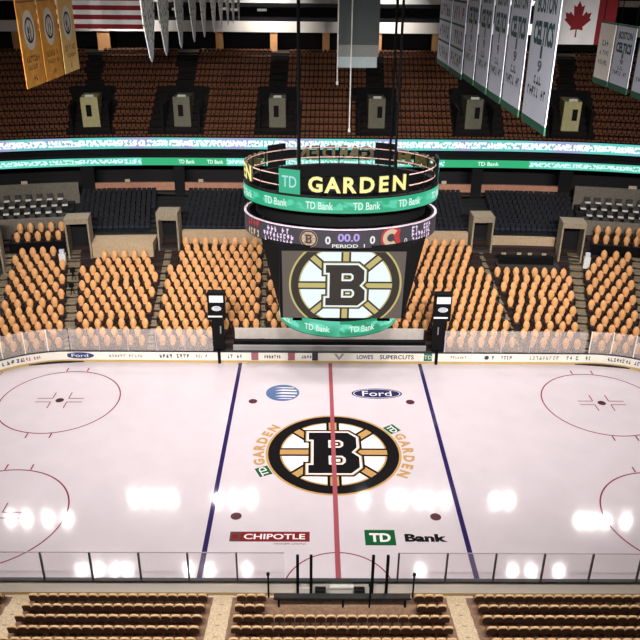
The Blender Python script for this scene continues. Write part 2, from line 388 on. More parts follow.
for sg, items in ((-1, ((1.0, 20, 5, 0), (.72, 21, 9, 2))), (1, ((.55, 23, 8, 0), (1.0, 24, 8, 5)))):
    for a_, sd, n_, m_ in items:
        mb = MB()
        def corner(px, py, h, a_=a_, sg=sg):
            a = a_ * .55 + px / RC
            a2 = a if sg > 0 else a
            return (sg * (RX - RC) + sg * (RC - .015) * math.sin(a2) , RY - RC + (RC - .015) * math.cos(a2), .62 + py)
        put(mb, glyphs(1.9, .34, n_, sd), corner, 0); mb.build('advertisement', AD[m_], boards)

# protective glass: every pane a thing with its own post
G_FAR = glass_mat('far_acrylic', (235, 222, 214), .2); G_NEAR = glass_mat('near_acrylic', (226, 214, 220), .10)
M_POSTD = pm('post_dark', (62, 54, 58), .5, .1); M_POSTW = pm('post_white', (226, 216, 204), .5, .05)
def pane(p0, p1, z0, z1, mats, post, label, posts=True, edge=None):
    c = ((p0[0] + p1[0]) / 2, (p0[1] + p1[1]) / 2, z0); rz = math.atan2(p1[1] - p0[1], p1[0] - p0[0]); L = math.hypot(p1[0] - p0[0], p1[1] - p0[1])
    o = empty('glass_panel', c, rz); tag(o, label, 'glass panel', 'protective glass above the rink boards')
    b = MB(); b.box((-L / 2 + .05, -.012, 0), (L / 2 - .05, .012, z1 - z0)); b.build('pane', mats, o)
    if posts:
        b = MB(); b.box((-L / 2 - .04, -.05, 0), (-L / 2 + .05, .05, z1 - z0)); b.build('post', post, o)
    if edge: 
        b = MB(); b.box((-L / 2 + .05, -.02, z1 - z0), (L / 2 - .05, .02, z1 - z0 + .04)); b.build('top_edge', edge, o)
    return o
xs = [-2.85 - 2.53 * k for k in range(8, -1, -1)]
M_EDGE = pm('glass_edge', (176, 158, 164), .4, .05)
NORD = ['next to the penalty area', 'second out from the penalty area', 'third out from the penalty area', 'fourth out from the penalty area', 'fifth out from the penalty area', 'outermost but two', 'outermost but one', 'outermost']
for sg, sd in ((-1, 'left'), (1, 'right')):
    q = xs if sg < 0 else [3.05 + 2.53 * k for k in range(9)][::-1]
    for i in range(8):
        a, b_ = (q[i], q[i + 1]) if sg < 0 else (q[i + 1], q[i])
        if max(abs(a), abs(b_)) > 22.9: continue
        pane((a, -RY - .06), (b_, -RY - .06), 1.1, 2.9, G_NEAR, M_POSTD, 'clear glass panel on the near boards, ' + sd + ' side, ' + NORD[7 - i], True, M_EDGE)
farx = [(-21.85 + 2.4 * k, -21.85 + 2.4 * (k + 1)) for k in range(5)]
for sg, sd in ((-1, 'left'), (1, 'right')):
    for k, (a, b_) in enumerate(farx):
        p, q_ = (a, b_) if sg < 0 else (-b_ - .2, -a - .2)
        pane((p, RY + .06), (q_, RY + .06), 1.1, 3.1, G_FAR, M_EDGE, 'milky glass panel on the far boards, ' + ordw(5 - k) + ' ' + sd + ' of the bench tower')
    for k in range(5):
        aa = [R(90 - 12 * k), R(90 - 12 * (k + 1))]
        pp = [(sg * (RX - RC + (RC + .06) * math.cos(a)), RY - RC + (RC + .06) * math.sin(a)) for a in aa]
        if sg < 0: pp = pp[::-1]
        pane(pp[0], pp[1], 1.1, 3.1, G_FAR, M_POSTW, 'curved corner glass panel with white post, ' + ordw(k + 1) + ' of the far ' + sd + ' corner')

# ------------------------------------------------------------------ near timekeeper and penalty area
M_DESK = pm('desk_black', (18, 17, 19), .5, .15)
t = empty('timekeeper_desk', (.15, -14.2, .45)); tag(t, 'long black timekeeper desk behind the near boards at the red line', 'desk')
b = MB(); b.box((-3.55, -.2, .62), (3.45, .14, .74)); b.build('desk_top', M_DESK, t)
b = MB(); b.box((-3.5, .08, .42), (3.4, .13, .62)); b.build('front_apron', pm('desk_panel', (40, 36, 38), .6), t)
for x in (-3.3, 0, 3.2):
    b = MB(); b.box((x - .05, -.12, 0), (x + .05, .06, .62)); b.build('leg', M_BLACK, t)
for x, lab in ((-2.2, 'outer left'), (-1.5, 'inner left'), (1.72, 'inner right'), (2.48, 'outer right')):
    b = MB(); b.box((x - .075, -13.24, .1), (x + .075, -13.1, 2.9)); o = b.build('partition_post', M_BLACK); tag(o, 'thick black glass post of the penalty area, ' + lab + ' of four', 'post', 'thick black penalty area posts')
for x, y, z, lab in ((-3.72, -13.5, 2.0, 'left end of the timekeeper desk'), (3.85, -13.5, 2.0, 'right end of the timekeeper desk'), (1.5, -14.46, 2.2, 'middle of the timekeeper desk')):
    b = MB(); b.tube((x, y, .1 if y > -13.62 else .45), (x, y, z), .05); b.tube((x, y, z - .12), (x, y, z), .09); o = b.build('rail_post', M_BLACK); tag(o, 'short black rail post at the ' + lab, 'post')
t = empty('penalty_gate', (-1.85, -13.35, .1)); tag(t, 'white penalty bench door with brown sill between two black posts', 'gate')
b = MB(); b.box((-.27, -.03, .1), (.27, .03, .75)); b.build('door_panel', M_WHITEP, t)
b = MB(); b.box((-.27, -.2, 0), (.27, .03, .1)); b.build('sill', pm('sill_brown', (110, 84, 76), .6), t)
for k, (x, nm, lb) in enumerate(((-1.0, 'equipment_case', 'small black equipment case behind the near boards left of the red line'), (1.05, 'equipment_case', 'small black equipment case behind the near boards right of the red line'))):
    b = MB(); b.box((x - .28, -13.5, .1), (x + .28, -13.2, .8)); b.box((x - .1, -13.4, .8), (x + .1, -13.3, .88)); tag(b.build(nm, M_DESK), lb, 'case')
t = empty('bench_counter', (.1, -13.28, .1)); tag(t, 'white counter shelf between the red line and the black desk', 'counter')
b = MB(); b.box((-.62, -.1, .72), (.62, .12, .8)); b.build('counter_top', M_WHITEP, t)
b = MB(); b.box((-.6, -.04, 0), (.6, .1, .72)); b.build('counter_front', M_WHITEP, t)

# ------------------------------------------------------------------ near stand
NR = 8
v = MB(); v.box((-24, -13.6, .1), (24, -13.17, .11)); struct(v.build('near_walkway_floor', pm('pale_walkway', (214, 192, 182), .7, .08, 2)))
v = MB(); prof = [(-13.1, -.149), (-13.1, .1), (-13.62, .1)]
for n in range(NR): prof += [(-13.62 - .88 * n, .45 + .22 * n), (-14.5 - .88 * n, .45 + .22 * n)]
prof += [(-13.62 - .88 * NR, -.149)]
v.prism(prof, lambda y, z, x: (x, y, z), -24, 24); struct(v.build('near_stand_floor', mottled('near_tread', (150, 118, 92), (134, 104, 82), 5)))
NAISLE = [(-17.05, -16.05), (-6.6, -5.6), (5.6, 6.6), (15.75, 16.75)]
for a, b_ in NAISLE:
    m_ = MB()
    for n in range(NR):
        m_.box((a, -14.5 - .88 * n, .45 + .22 * n), (b_, -13.62 - .88 * n, .47 + .22 * n)); m_.box((a, -13.62 - .88 * n, .115 + .22 * n), (b_, -13.36 - .88 * n, .33 + .22 * n))
        m_.box((a + .4, -14.48 - .88 * n, .47 + .22 * n), (a + .6, -14.1 - .88 * n, .475 + .22 * n), 1)
    struct(m_.build('near_aisle_path', [M_CREAM, M_CONC]))
# the near folding seat, seen from behind; faces +y
M_SHELL = pm('seat_shell_brown', (66, 36, 22), .6, .3, 6); M_RIM = pm('seat_rim_tan', (224, 186, 138), .55, .2, 5); M_PAN = pm('seat_pan_brown', (120, 78, 50), .6, .2, 5)
near0 = empty('folding_seat')
b = MB(); pl = [(-.235, 0), (-.235, .36), (-.19, .46), (-.08, .5), (.08, .5), (.19, .46), (.235, .36), (.235, 0)]
b.prism(pl, lambda x, z, h: (x, -.28 - h - z * .16, .42 + z), 0, .05, 0); b.build('backrest', M_SHELL, near0)
b = MB(); pl = [(-.245, .33), (-.2, .48), (-.08, .53), (.08, .53), (.2, .48), (.245, .33), (.19, .41), (.08, .45), (-.08, .45), (-.19, .41)]
b.prism(pl, lambda x, z, h: (x, -.25 - h - z * .16, .42 + z), 0, .11, 0); b.build('top_rim', M_RIM, near0)
b = MB(); b.box((-.22, -.3, .38), (.22, .1, .46)); b.box((-.05, -.2, 0), (.05, -.1, .38)); b.build('seat_pan', M_PAN, near0)
reg(near0)
TPL = {}
def template(root):
    """vertices, faces and materials of a thing's parts, for the mass of further seats"""
    out = []
    for c in KIDS[root.name]: out.append(([tuple(p.co) for p in c.data.vertices], [tuple(p.vertices) for p in c.data.polygons], c.data.materials[0]))
    return out
def mass(name, tpl, places, label, cat):
    mats = []; b = MB()
    for vs, fs, mi, ms in tpl: pass
    for (x, y, z, rz) in places:
        c, s = math.cos(rz), math.sin(rz)
        for vs, fs, mi, ms in tpl:
            idx = []
            for m in ms:
                if m not in mats: mats.append(m)
            b.mesh([(x + p[0] * c - p[1] * s, y + p[0] * s + p[1] * c, z + p[2]) for p in vs], fs, [mats.index(ms[k]) for k in mi])
    me = bpy.data.meshes.new(name); me.from_pydata(b.v, [], b.f)
    for m in mats: me.materials.append(m)
    me.polygons.foreach_set('material_index', b.m)
    o = bpy.data.objects.new(name, me); col.objects.link(o); tag(o, label, cat, None, 'stuff'); return o
def tpl_of(objs):
    return [([tuple(p.co) for p in c.data.vertices], [tuple(p.vertices) for p in c.data.polygons], [p.material_index for p in c.data.polygons], list(c.data.materials)) for c in objs]
def places(s0, s1, pitch, d):
    out = []; q = s0 + pitch * .25
    while q < s1 - pitch * .2:
        st = pitch * (1 if abs(q) < SX else (R0 + 5) / (R0 + d)); out.append(q + st * .25); q += st
    return out
class Seats:
    """places seats: the first `limit` become objects of their own, the rest one mass"""
    def __init__(s, root, name, cat, group, limit, fmt): s.root = root; s.name = name; s.cat = cat; s.group = group; s.limit = limit; s.fmt = fmt; s.n = 0; s.rest = []
    def add(s, x, y, z, rz, label):
        if s.n >= s.limit or label is None: s.rest.append((x, y, z, rz)); return
        if s.n == 0: o = s.root; o.location = (x, y, z); o.rotation_euler = (0, 0, rz)
        else: o = dup(s.root, (x, y, z), rz)
        s.n += 1; tag(o, label, s.cat, s.group)
    def finish(s, label):
        if s.rest:
            parts = KIDS[s.root.name] or [s.root]
            mass(s.name, tpl_of(parts), s.rest, label, s.cat)
S = Seats(near0, 'folding_seat', 'seat', 'brown-backed folding seats of the near stand', 300, None)
NB = [(-23.4, -17.1, 'far left near block'), (-16.0, -6.65, 'near block left of the desk'), (-5.55, 5.55, 'near block behind the desk'), (6.65, 15.7, 'near block right of the desk'), (16.8, 23.4, 'far right near block')]
for n in range(NR):
    for a, b_, nm in NB:
        k = int((b_ - a) / .505); off = (b_ - a - k * .505) / 2
        i0 = 0
        for i in range(k):
            x = a + off + .505 * (i + .5)
            if n < 2 and abs(x) < 3.95: continue
            i0 += 1
            inview = abs(x + .6) < 17.9 - n * .5 and n < 5
            S.add(x, -13.96 - .88 * n, .45 + .22 * n, 0, ('brown folding seat, ' + ordw(i0) + ' from left, ' + ordw(n + 1) + ' row, ' + nm) if inview else None)
S.finish('mass of further brown-backed seats at the bottom edge of the near stand')

# ------------------------------------------------------------------ far lower bowl
GD = lambda n: 1.0 + .90 * n       # front edge of tread n
GZ = lambda n: .5 + .375 * n
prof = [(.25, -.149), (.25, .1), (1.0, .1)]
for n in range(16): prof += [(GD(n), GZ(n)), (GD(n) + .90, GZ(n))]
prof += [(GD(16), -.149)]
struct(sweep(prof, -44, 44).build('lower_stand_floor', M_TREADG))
AIS = [((-30.42, -29.33), (-29.15, -28.0)), ((-23.58, -22.35), (-24.14, -22.85)), ((-16.02, -15.15), (-16.08, -15.22)), ((-6.27, -5.58), (-6.53, -5.74)), ((15.93, 16.76), (14.66, 15.25)), ((22.04, 23.2), (22.28, 23.58)), ((27.39, 28.42), (27.33, 28.35))]
def lean(p, n): return p[0][0] + (p[1][0] - p[0][0]) * (n - 1) / 12, p[0][1] + (p[1][1] - p[0][1]) * (n - 1) / 12
for p in AIS:
    m_ = MB()
    for n in range(14):
        a, b_ = lean(p, n)
        if abs(a) < 10 and n < 2: continue
        sweep(boxprof(GD(n), GZ(n) - .05, GD(n) + .90, GZ(n) + .03), a + .12, b_ - .12, 1.4, 0, m_)
        sweep(boxprof(GD(n) - .38, GZ(n) - .42, GD(n), GZ(n) - .17), a + .12, b_ - .12, 1.4, 0, m_)
    struct(m_.build('bowl_aisle_path', M_AISLE))
M_GOLD = pm('seat_gold', (218, 158, 100), .42, .3, 2.2); M_GBROWN = pm('seat_dark_brown', (58, 28, 16), .6, .2, 4); M_ARM = pm('seat_frame_black', (26, 16, 12), .6)
gold0 = empty('padded_seat')
b = MB(); pl = [(-.1, -.16), (-.21, .2), (-.3, .5), (-.22, .8), (-.06, .95), (.06, .95), (.22, .8), (.3, .5), (.21, .2), (.1, -.16)]
ringv = lambda k, dy: [(x * k, .1 + dy + (.42 + (z - .42) * k) * .15, .3 + .42 + (z - .42) * k) for x, z in pl]
vv = ringv(1, .12) + ringv(1, .02) + ringv(.72, -.06) + ringv(.35, -.09); n_ = len(pl)
b.mesh(vv, [tuple(range(n_))] + [(k * n_ + i, k * n_ + (i + 1) % n_, (k + 1) * n_ + (i + 1) % n_, (k + 1) * n_ + i) for k in range(3) for i in range(n_)] + [tuple(range(3 * n_, 4 * n_))])
b.build('backrest', M_GOLD, gold0, True)
b = MB(); b.box((-.28, -.24, .26), (.28, .12, .36)); b.box((-.05, 0, 0), (.05, .1, .26)); b.build('cushion', M_GBROWN, gold0)
b = MB()
for sx in (-1, 1): b.box((sx * .39 - .035, -.2, .0), (sx * .39 + .035, .3, .66))
b.box((-.39, .26, .3), (.39, .32, .38)); b.build('arm_frame', M_ARM, gold0)
reg(gold0)
S = Seats(gold0, 'padded_seat', 'seat', 'gold padded seats of the far lower stand', 285, None)
BL = [(-43.5, -43.5, -30.42, -29.15, 9, 'far left corner block'), (-29.33, -28.0, -23.58, -24.14, 13, 'block left of the left corner aisle'), (-22.35, -22.85, -16.02, -16.08, 12, 'block with the tan wall behind, left side'), (-15.15, -15.22, -6.27, -6.53, 14, 'block left of the scoreboard'),
      (-5.58, -5.74, 15.93, 14.66, 14, 'block under and right of the scoreboard'), (16.76, 15.25, 22.04, 22.28, 10, 'block below the press table'), (23.2, 23.58, 27.39, 27.33, 13, 'block right of the press table'), (28.42, 28.35, 43.5, 43.5, 9, 'far right corner block')]
for n in range(16):
    for a0, a1, b0, b1, top, nm in BL:
        if n >= top: continue
        a, b_ = lean(((a0, b0), (a1, b1)), n)
        k = int((b_ - a) * (1 if abs(a + b_) < 30 else (R0 + GD(n)) / (R0 + 5)) / .87); st = (b_ - a) / k; i0 = 0
        for i in range(k):
            s_ = a + st * (i + (.25 if n % 2 else .75))
            if n < 2 and -10.4 < s_ < 9.9: continue
            if n < 3 and abs(s_) > 32: pass
            x, y, rz = P(s_, GD(n) + .42); i0 += 1
            if n >= 10 and any(abs(s_ - q) < 1.25 for q in (-22.9, -15.6, 14.95, 22.4)): continue
            if n >= 11 and (abs(s_ + 24.3) < .75 or abs(s_ - 23.75) < .75): continue
            inview = -31 < x - (n * .2 if x > 0 else -n * .2) < 29
            S.add(x, y, GZ(n), rz, ('gold seat, ' + ordw(i0) + ' from the left, row ' + ('one two three four five six seven eight nine ten'.split()[n] if n < 10 else 'ten') + ', ' + nm) if inview and n < 8 else None)
for sg, a, b_, nm in ((-1, -28.4, -24.4, 'raised left corner box'), (1, 24.3, 28.4, 'raised right corner box')):
    for n, (d_, z_) in enumerate(((13.75, 5.95), (14.8, 6.5))):
        for i in range(5):
            x, y, rz = P(a + .8 * (i + .5 + .25 * n), d_ + .42); S.n -= 1; S.add(x, y, z_, rz, 'gold seat, ' + ordw(i + 1) + ' from the left, row ' + ('one', 'two')[n] + ', ' + nm)
S.finish('gold padded seats filling the higher rows of the far lower stand')

# walls at the head of the blocks, press table
def band(name, s0, s1, d0, d1, z0, z1, mat): return struct(sweep(boxprof(d0, z0, d1, z1), s0, s1).build(name, mat))
band('center_trim_wall', -14.4, 13.75, 13.9, 14.7, 5.6, 7.05, M_TAN)
band('left_trim_wall', -21.9, -16.85, 12.2, 14.7, 5.0, 6.45, M_TAN)
band('right_trim_wall', 16.15, 21.4, 14.3, 14.7, 4.9, 6.6, M_TAN)
band('press_platform_floor', 16.15, 21.4, 10.6, 14.3, 4.2, 4.95, M_CONCD)
for sg in (-1, 1): band('corner_trim_wall', *sorted((-24.4 if sg < 0 else 23.9, sg * 44)), 16.25, 16.5, 6.0, 7.95, M_GREYW)
for a, b_ in ((-28.6, -24.2), (24.1, 28.6)):
    struct(sweep([(13.55, 4.0), (13.55, 5.95), (14.6, 5.95), (14.6, 6.5), (16.2, 6.5), (16.2, 4.0)], a, b_).build('raised_box_floor', M_TREADG))
for sg in (-1, 1): band('corner_rail_trim', *sorted((sg * 24.2, sg * 28.6)), 13.5, 13.55, 5.2, 6.4, M_BLACK)
t = empty('press_table', P(18.6, 11.4)[:2] + (4.95,), P(18.6, 11.4)[2]); tag(t, 'long black press table above the gold block on the right', 'table')
b = MB(); b.box((-2.6, -.35, .66), (2.6, .35, .74)); b.build('table_top', M_BLACK, t)
b = MB(); b.box((-2.6, -.34, 0), (2.6, -.3, .66)); b.build('skirt', M_BLACK, t)
for k, x in enumerate((-1.9, -.6, .3, 1.5)):
    px, py, rz = P(18.6 + x, 11.4)
    o = empty('monitor', (px, py, 5.69), rz); tag(o, 'small monitor standing on the press table, ' + ordw(k + 1) + ' from the left', 'monitor', 'monitors on the press table')
    b = MB(); b.box((-.25, -.03, .08), (.25, .03, .4)); b.box((-.05, -.02, 0), (.05, .06, .1)); b.build('housing', M_BLACK, o)
    b = MB(); b.box((-.21, -.036, .12), (.21, -.031, .36)); b.build('display', pm('pale_screen', (150, 140, 120), .3), o)

# entrance portals at the heads of the aisles
M_PORT = mottled('portal_concrete', (150, 138, 116), (136, 124, 104), 6)
def portal(s_, d, z0, wd, ht, label, deep=2.0, mat=None, lh=.5):
    x, y, rz = P(s_, d); o = empty('entrance_portal', (x, y, z0), rz); tag(o, label, 'entrance', 'entrance portals of the far lower stand')
    mat = mat or M_PORT
    for sx in (-1, 1):
        b = MB(); b.box((sx * (wd / 2 + .08) - .08, 0, -.9), (sx * (wd / 2 + .08) + .08, deep, ht)); b.build('side_wall', mat, o)
    b = MB(); b.box((-wd / 2 - .16, -.05, ht), (wd / 2 + .16, deep, ht + lh)); b.build('lintel', mat, o)
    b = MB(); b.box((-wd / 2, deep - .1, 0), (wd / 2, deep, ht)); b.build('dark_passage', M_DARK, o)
    b = MB(); b.box((-wd / 2, 0, -.9), (wd / 2, deep, 0)); b.build('landing', M_CONCD, o)
portal(-22.9, 12.0, 5.1, 1.9, 3.4, 'dark entrance portal with grey concrete frame by the left corner block')
portal(-15.6, 13.0, 5.6, 1.75, 2.85, 'dark entrance portal with pale lintel between tan wall and scoreboard block', lh=.75)
portal(14.95, 13.0, 5.6, 1.75, 2.85, 'dark entrance portal just right of the scoreboard', lh=.6)
portal(22.4, 12.0, 5.1, 1.9, 3.3, 'dark entrance portal right of the press table')
portal(-29.9, 10.6, 5.2, 2.0, 3.4, 'dark entrance portal at the far left edge')
portal(29.4, 10.6, 5.2, 2.0, 3.4, 'dark entrance portal at the far right edge')
for s_, d_, lb in ((-24.3, 11.7, 'white pedestal box beside the left corner portal'), (23.75, 11.7, 'white pedestal box beside the portal right of the press table')):
    x, y, rz = P(s_, d_); o = empty('pedestal_box', (x, y, GZ(11) + .02), rz); tag(o, lb, 'box')
    b = MB(); b.box((-.3, -.25, 0), (.3, .25, 1.1)); b.build('body', M_WHITEP, o)
    b = MB(); b.box((-.22, -.2, 1.1), (.22, .2, 1.5)); b.build('top_box', pm('pale_blue_box', (205, 208, 220), .5), o)

for s_, n_, lb in ((-23.3, 9, 'small black equipment stand on the left corner aisle, upper one'), (-23.25, 7, 'small black equipment stand on the left corner aisle, lower one')):
    x, y, rz = P(s_, GD(n_) + .45); o = empty('equipment_stand', (x, y, GZ(n_) + .03), rz); tag(o, lb, 'stand')
    for q in range(3):
        b = MB(); b.tube((.22 * math.cos(2.1 * q), .22 * math.sin(2.1 * q), 0), (0, 0, .8), .04, 5); b.build('leg', M_BLACK, o)
    b = MB(); b.box((-.2, -.22, .75), (.2, .22, 1.15)); b.build('head', M_BLACK, o)

# ------------------------------------------------------------------ team benches and black towers
x0, x1 = -8.0, 7.9
b = MB(); b.box((x0 - 1.6, RY + .25, -.149), (x1 + 1.4, 16.0, .12)); struct(b.build('bench_floor', M_CONCD))
o = empty('team_bench', ((x0 + x1) / 2, 14.6, .12)); tag(o, 'long black team bench behind the far boards under the scoreboard', 'bench')
hw = (x1 - x0) / 2 + .3
b = MB(); b.box((-hw, -.3, .85), (hw, .2, 1.25)); b.build('seat', M_BLACK, o)
b = MB(); b.box((-hw, -.2, 0), (hw, .1, .85)); b.build('base', M_BLACK, o)
b = MB(); b.box((-hw, -.95, .95), (hw, -.75, 1.15)); b.box((-hw, -.9, 0), (hw, -.8, .95)); b.build('front_rail', pm('rail_grey', (150, 146, 146), .4, .1), o)
b = MB(); b.box((-hw, .85, .1), (hw, .95, 1.95)); b.build('back_screen', pm('bench_screen', (204, 194, 186), .5, .15, 2), o)
M_LIT = em('lit_panel', (245, 248, 245), 1.1); M_SIGNW = pm('sign_white', (222, 224, 226), .4)
def tower(x, mirror, label):
    o = empty('sign_tower', (x, 13.35, .1)); tag(o, label, 'tower', 'black towers at the ends of the benches')
    dx = .25 * mirror
    b = MB(); b.box((-.62 if mirror > 0 else -.3, -.25, 1.02), (.35 if mirror > 0 else .8, .25, 3.9)); b.build('column', M_BLACK, o)
    b = MB(); b.box((-.12 + .1 * -mirror, -.57, -.1), (.12 + .1 * -mirror, -.46, 1.1)); b.box((-.12 + .1 * -mirror, -.46, 1.02), (.12 + .1 * -mirror, -.25, 1.1)); b.build('foot_post', M_BLACK, o)
    b = MB(); b.box((-.62 - dx, -.3, 3.85), (.78 - dx, .35, 6.3)); b.build('cabinet', M_BLACK, o)
    b = MB(); b.box((-.46 - dx, -.33, 5.45), (.68 - dx, -.30, 6.05)); b.build('lit_panel', M_LIT, o)
    b = MB(); put(b, disc2d(.4, 32, .22), lambda a, c, h: (a + .1 - dx, -.31, 4.9 + c)); put(b, disc2d(.36, 32, .18), lambda a, c, h: (a + .1 - dx, -.315, 4.9 + c), 1)
    put(b, text2d('Ford', .2), lambda a, c, h: (a + .1 - dx, -.32, 4.9 + c)); b.build('oval_sign', [M_SIGNW, pm('oval_grey', (150, 158, 172), .4)], o)
    b = MB(); b.box((-.62 - dx, -.34, 4.12), (.55 - dx, -.3, 4.25)); b.build('shelf_edge', M_SIGNW, o)
    b = MB(); b.box((.05, -.28, 2.6), (.15, -.25, 3.3)); b.build('reflector_strip', pm('strip_grey', (120, 122, 124), .3), o)
tower(-9.3, 1, 'tall black sign tower left of the team bench')
tower(8.9, -1, 'tall black sign tower right of the team bench')

# ------------------------------------------------------------------ club tier
CD = lambda n: 15.4 + .88 * n
CZ = lambda n: 6.5 + .25 * n
prof = [(14.7, -.149), (14.7, 6.4), (15.4, 6.4)]
for n in range(8): prof += [(CD(n), CZ(n)), (CD(n) + .88, CZ(n))]
prof += [(CD(8), -.149)]
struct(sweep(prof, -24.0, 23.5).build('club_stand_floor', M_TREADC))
M_CLUB = pm('club_black', (13, 15, 21), .7, .3, 5, 0, .25); M_CLUBC = pm('club_cushion', (36, 44, 62), .6, .3, 5, 0, .3)
def l_seat(name, wd, mats, mi, rec=1.0):
    pr = [(-.33, .40), (-.33, .50), (0, .52), (.1, .96 * rec), (.18, .96 * rec), (.12, .40), (.08, 0), (-.02, 0), (-.02, .38)]
    b = MB(); b.prism(pr, lambda y, z, x: (x, y, z), -wd / 2, wd / 2, 0, [mi.get(k, 0) for k in range(len(pr))])
    o = b.build(name, mats); KIDS[o.name] = []; return o
club0 = l_seat('club_seat', .42, [M_CLUB, M_CLUBC], {1: 1, 0: 1})
S = Seats(club0, 'club_seat', 'seat', 'black club seats below the suites', 300, None)
CB = [(-23.6, -17.6, 'left club block'), (-14.9, -.2, 'club block left of the scoreboard'), (0.2, 14.0, 'club block right of the scoreboard'), (16.6, 23.2, 'right club block')]
for n in range(8):
    for a, b_, nm in CB:
        i0 = 0
        for s_ in places(a, b_, .52, CD(n)):
            x, y, rz = P(s_, CD(n) + .45); i0 += 1
            vis = (x < -9.6 or x > 10.8)
            if not vis and abs(x) < 8: continue
            S.add(x, y, CZ(n), rz, ('black club seat, ' + ordw(i0) + ' from left, ' + ordw(n + 1) + ' row, ' + nm) if vis and n < 6 else None)
S.finish('black club seats of the upper rows right under the suite ledge')
# corner loge seats
for sg in (-1, 1):
    prof = [(16.5, 5.5), (16.5, 7.1)]
    for n in range(4): prof += [(16.9 + n, 7.1 + .4 * n), (17.9 + n, 7.1 + .4 * n)]
    prof += [(20.9, 5.5)]
    struct(sweep(prof, *sorted((-24.0 if sg < 0 else 23.6, sg * 44))).build('corner_stand_floor', M_TREADC))
M_LB = pm('loge_black', (14, 13, 15), .6); M_LC = pm('loge_cushion', (228, 218, 202), .5, .1)
loge0 = l_seat('loge_seat', .55, [M_LB, M_LC], {0: 1, 1: 1})
S = Seats(loge0, 'loge_seat', 'seat', 'black corner seats with pale cushions', 300, None)
for sg, sd in ((-1, 'left'), (1, 'right')):
    for n in range(4):
        for i in range(18):
            s_ = (-24.6 if sg < 0 else 24.1) + sg * ((i + (.5 if n % 2 else 0)) * .8); x, y, rz = P(s_, 17.35 + n)
            vis = abs(x) < 37
            S.add(x, y, 7.1 + .4 * n, rz, ('black seat with pale cushion, ' + ordw(i + 1) + ' out from the pillar, row ' + 'one two three four'.split()[n] + ', ' + sd + ' corner') if vis else None)
S.finish('black seats with pale cushions beyond the frame edges')

# suites
band('suite_floor', -44, 44, 22.45, 28, 8.4, 8.6, M_CONCD)
band('suite_ledge_wall', -22.5, 22.4, 22.5, 22.8, 8.85, 9.7, M_LEDGE)
for a, b_ in ((-44, -23.6), (23.5, 44)): band('corner_ledge_wall', a, b_, 20.95, 21.2, 7.5, 10.2, M_GREYW)
band('suite_back_wall', -44, 44, 26.5, 26.8, 8.6, 13, pm('suite_dark', (26, 24, 27), .9, .3))
for s_, in ((-23.0,), (-15.8,), (15.9,), (22.9,)):
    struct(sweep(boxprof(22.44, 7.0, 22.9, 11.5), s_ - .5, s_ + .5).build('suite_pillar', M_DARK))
M_SUL = em('suite_lamp_glow', (236, 232, 220), .75)
k = 0
for u in (-35.5, -32.0, -29.0, -22, -13, 17.2, 19.2, 21.4, 27.0, 31.5):
    x, y, rz = P(u, 24.2); o = empty('suite_lamp', (x, y, 11.6), rz); k += 1
    tag(o, 'small white strip lamp under the suite ceiling, ' + ordw(k) + ' from the left', 'lamp', 'strip lamps in the suites')
    b = MB(); b.box((-.55, -.06, -.2), (.55, .06, -.1)); b.build('tube', M_SUL, o)
    b = MB(); b.box((-.6, -.08, -.1), (.6, .08, 0)); b.build('housing', M_STEEL, o)
k = 0
for u, wd in ((-30.6, .7), (-27.6, .6), (-20, .5), (-13.6, .5), (12.5, .5), (27.8, .8), (33.0, .7)):
    x, y, rz = P(u, 22.65 if abs(u) < 25 else 21.05); z = 9.7 if abs(u) < 25 else 10.2; k += 1
    o = empty('ledge_folder', (x, y, z), rz); tag(o, 'small pale card stand on the suite ledge, ' + ordw(k) + ' from the left', 'card stand', 'card stands on the suite ledge')
    b = MB(); b.box((-wd / 2, -.04, 0), (wd / 2, .02, .34)); b.build('card', pm('pale_card', (200, 184, 160), .6), o)
    b = MB(); b.box((-wd / 2, -.1, 0), (wd / 2, .1, .03)); b.build('stand_base', M_STEEL, o)

# ------------------------------------------------------------------ balcony with the two LED ribbons
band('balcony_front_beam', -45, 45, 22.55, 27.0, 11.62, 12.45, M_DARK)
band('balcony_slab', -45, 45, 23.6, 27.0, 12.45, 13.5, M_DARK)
E_UP = em('ribbon_white', (84, 190, 182), 1.2, (246, 252, 255), (4.6, 3.2), .45, (140, 150, 190))
E_LO = em('ribbon_teal', (70, 190, 164), 1.1, (214, 250, 242), (4.6, 3.0), .47, (92, 208, 190))
E_GR = em('ribbon_green', (34, 178, 118), 1.0); E_TXT = em('ribbon_text_white', (220, 250, 236), 1.1)
def led_strip(s0, s1, d, z0, z1, mat, name, parent):
    b = MB(); ss = srange(s0, s1, 1.0)
    for a, c in zip(ss, ss[1:]):
        p, q = P(a, d), P(c, d); b.face([(p[0], p[1], z0), (q[0], q[1], z0), (q[0], q[1], z1), (p[0], p[1], z1)], 0, [(a, 0), (c, 0), (c, 1), (a, 1)])
    return b.build(name, mat, parent)
def ribbon(label, d, z0, z1, segs):
    o = empty('led_ribbon'); tag(o, label, 'led display')
    sweep(boxprof(d + .02, z0 - .08, d + .3, z1 + .08), -45, 45).build('casing', M_BLACK, o)
    for s0, s1, m in segs: led_strip(s0, s1, d, z0, z1, m, 'screen', o)
    return o
ribbon('upper LED ribbon along the balcony front, white and violet lettering', 23.25, 13.15, 14.3, [(-45, 45, E_UP)])
rb = ribbon('lower LED ribbon along the balcony front, teal with green stretches', 22.2, 11.62, 12.42, [(-45, -18.7, E_LO), (-18.7, -10.7, E_GR), (-10.7, 12.3, E_LO), (12.3, 19.9, E_GR), (19.9, 45, E_LO)])
for s_ in (-14.9, -11.9, 16.7):
    b = MB()
    put(b, text2d('TD Bank', .42, bold=.02, width=1.7), lambda px, py, h: (lambda p: (p[0], p[1], 12.02 + py))(P(s_ + px, 22.18))); b.build('lettering', E_TXT, rb)

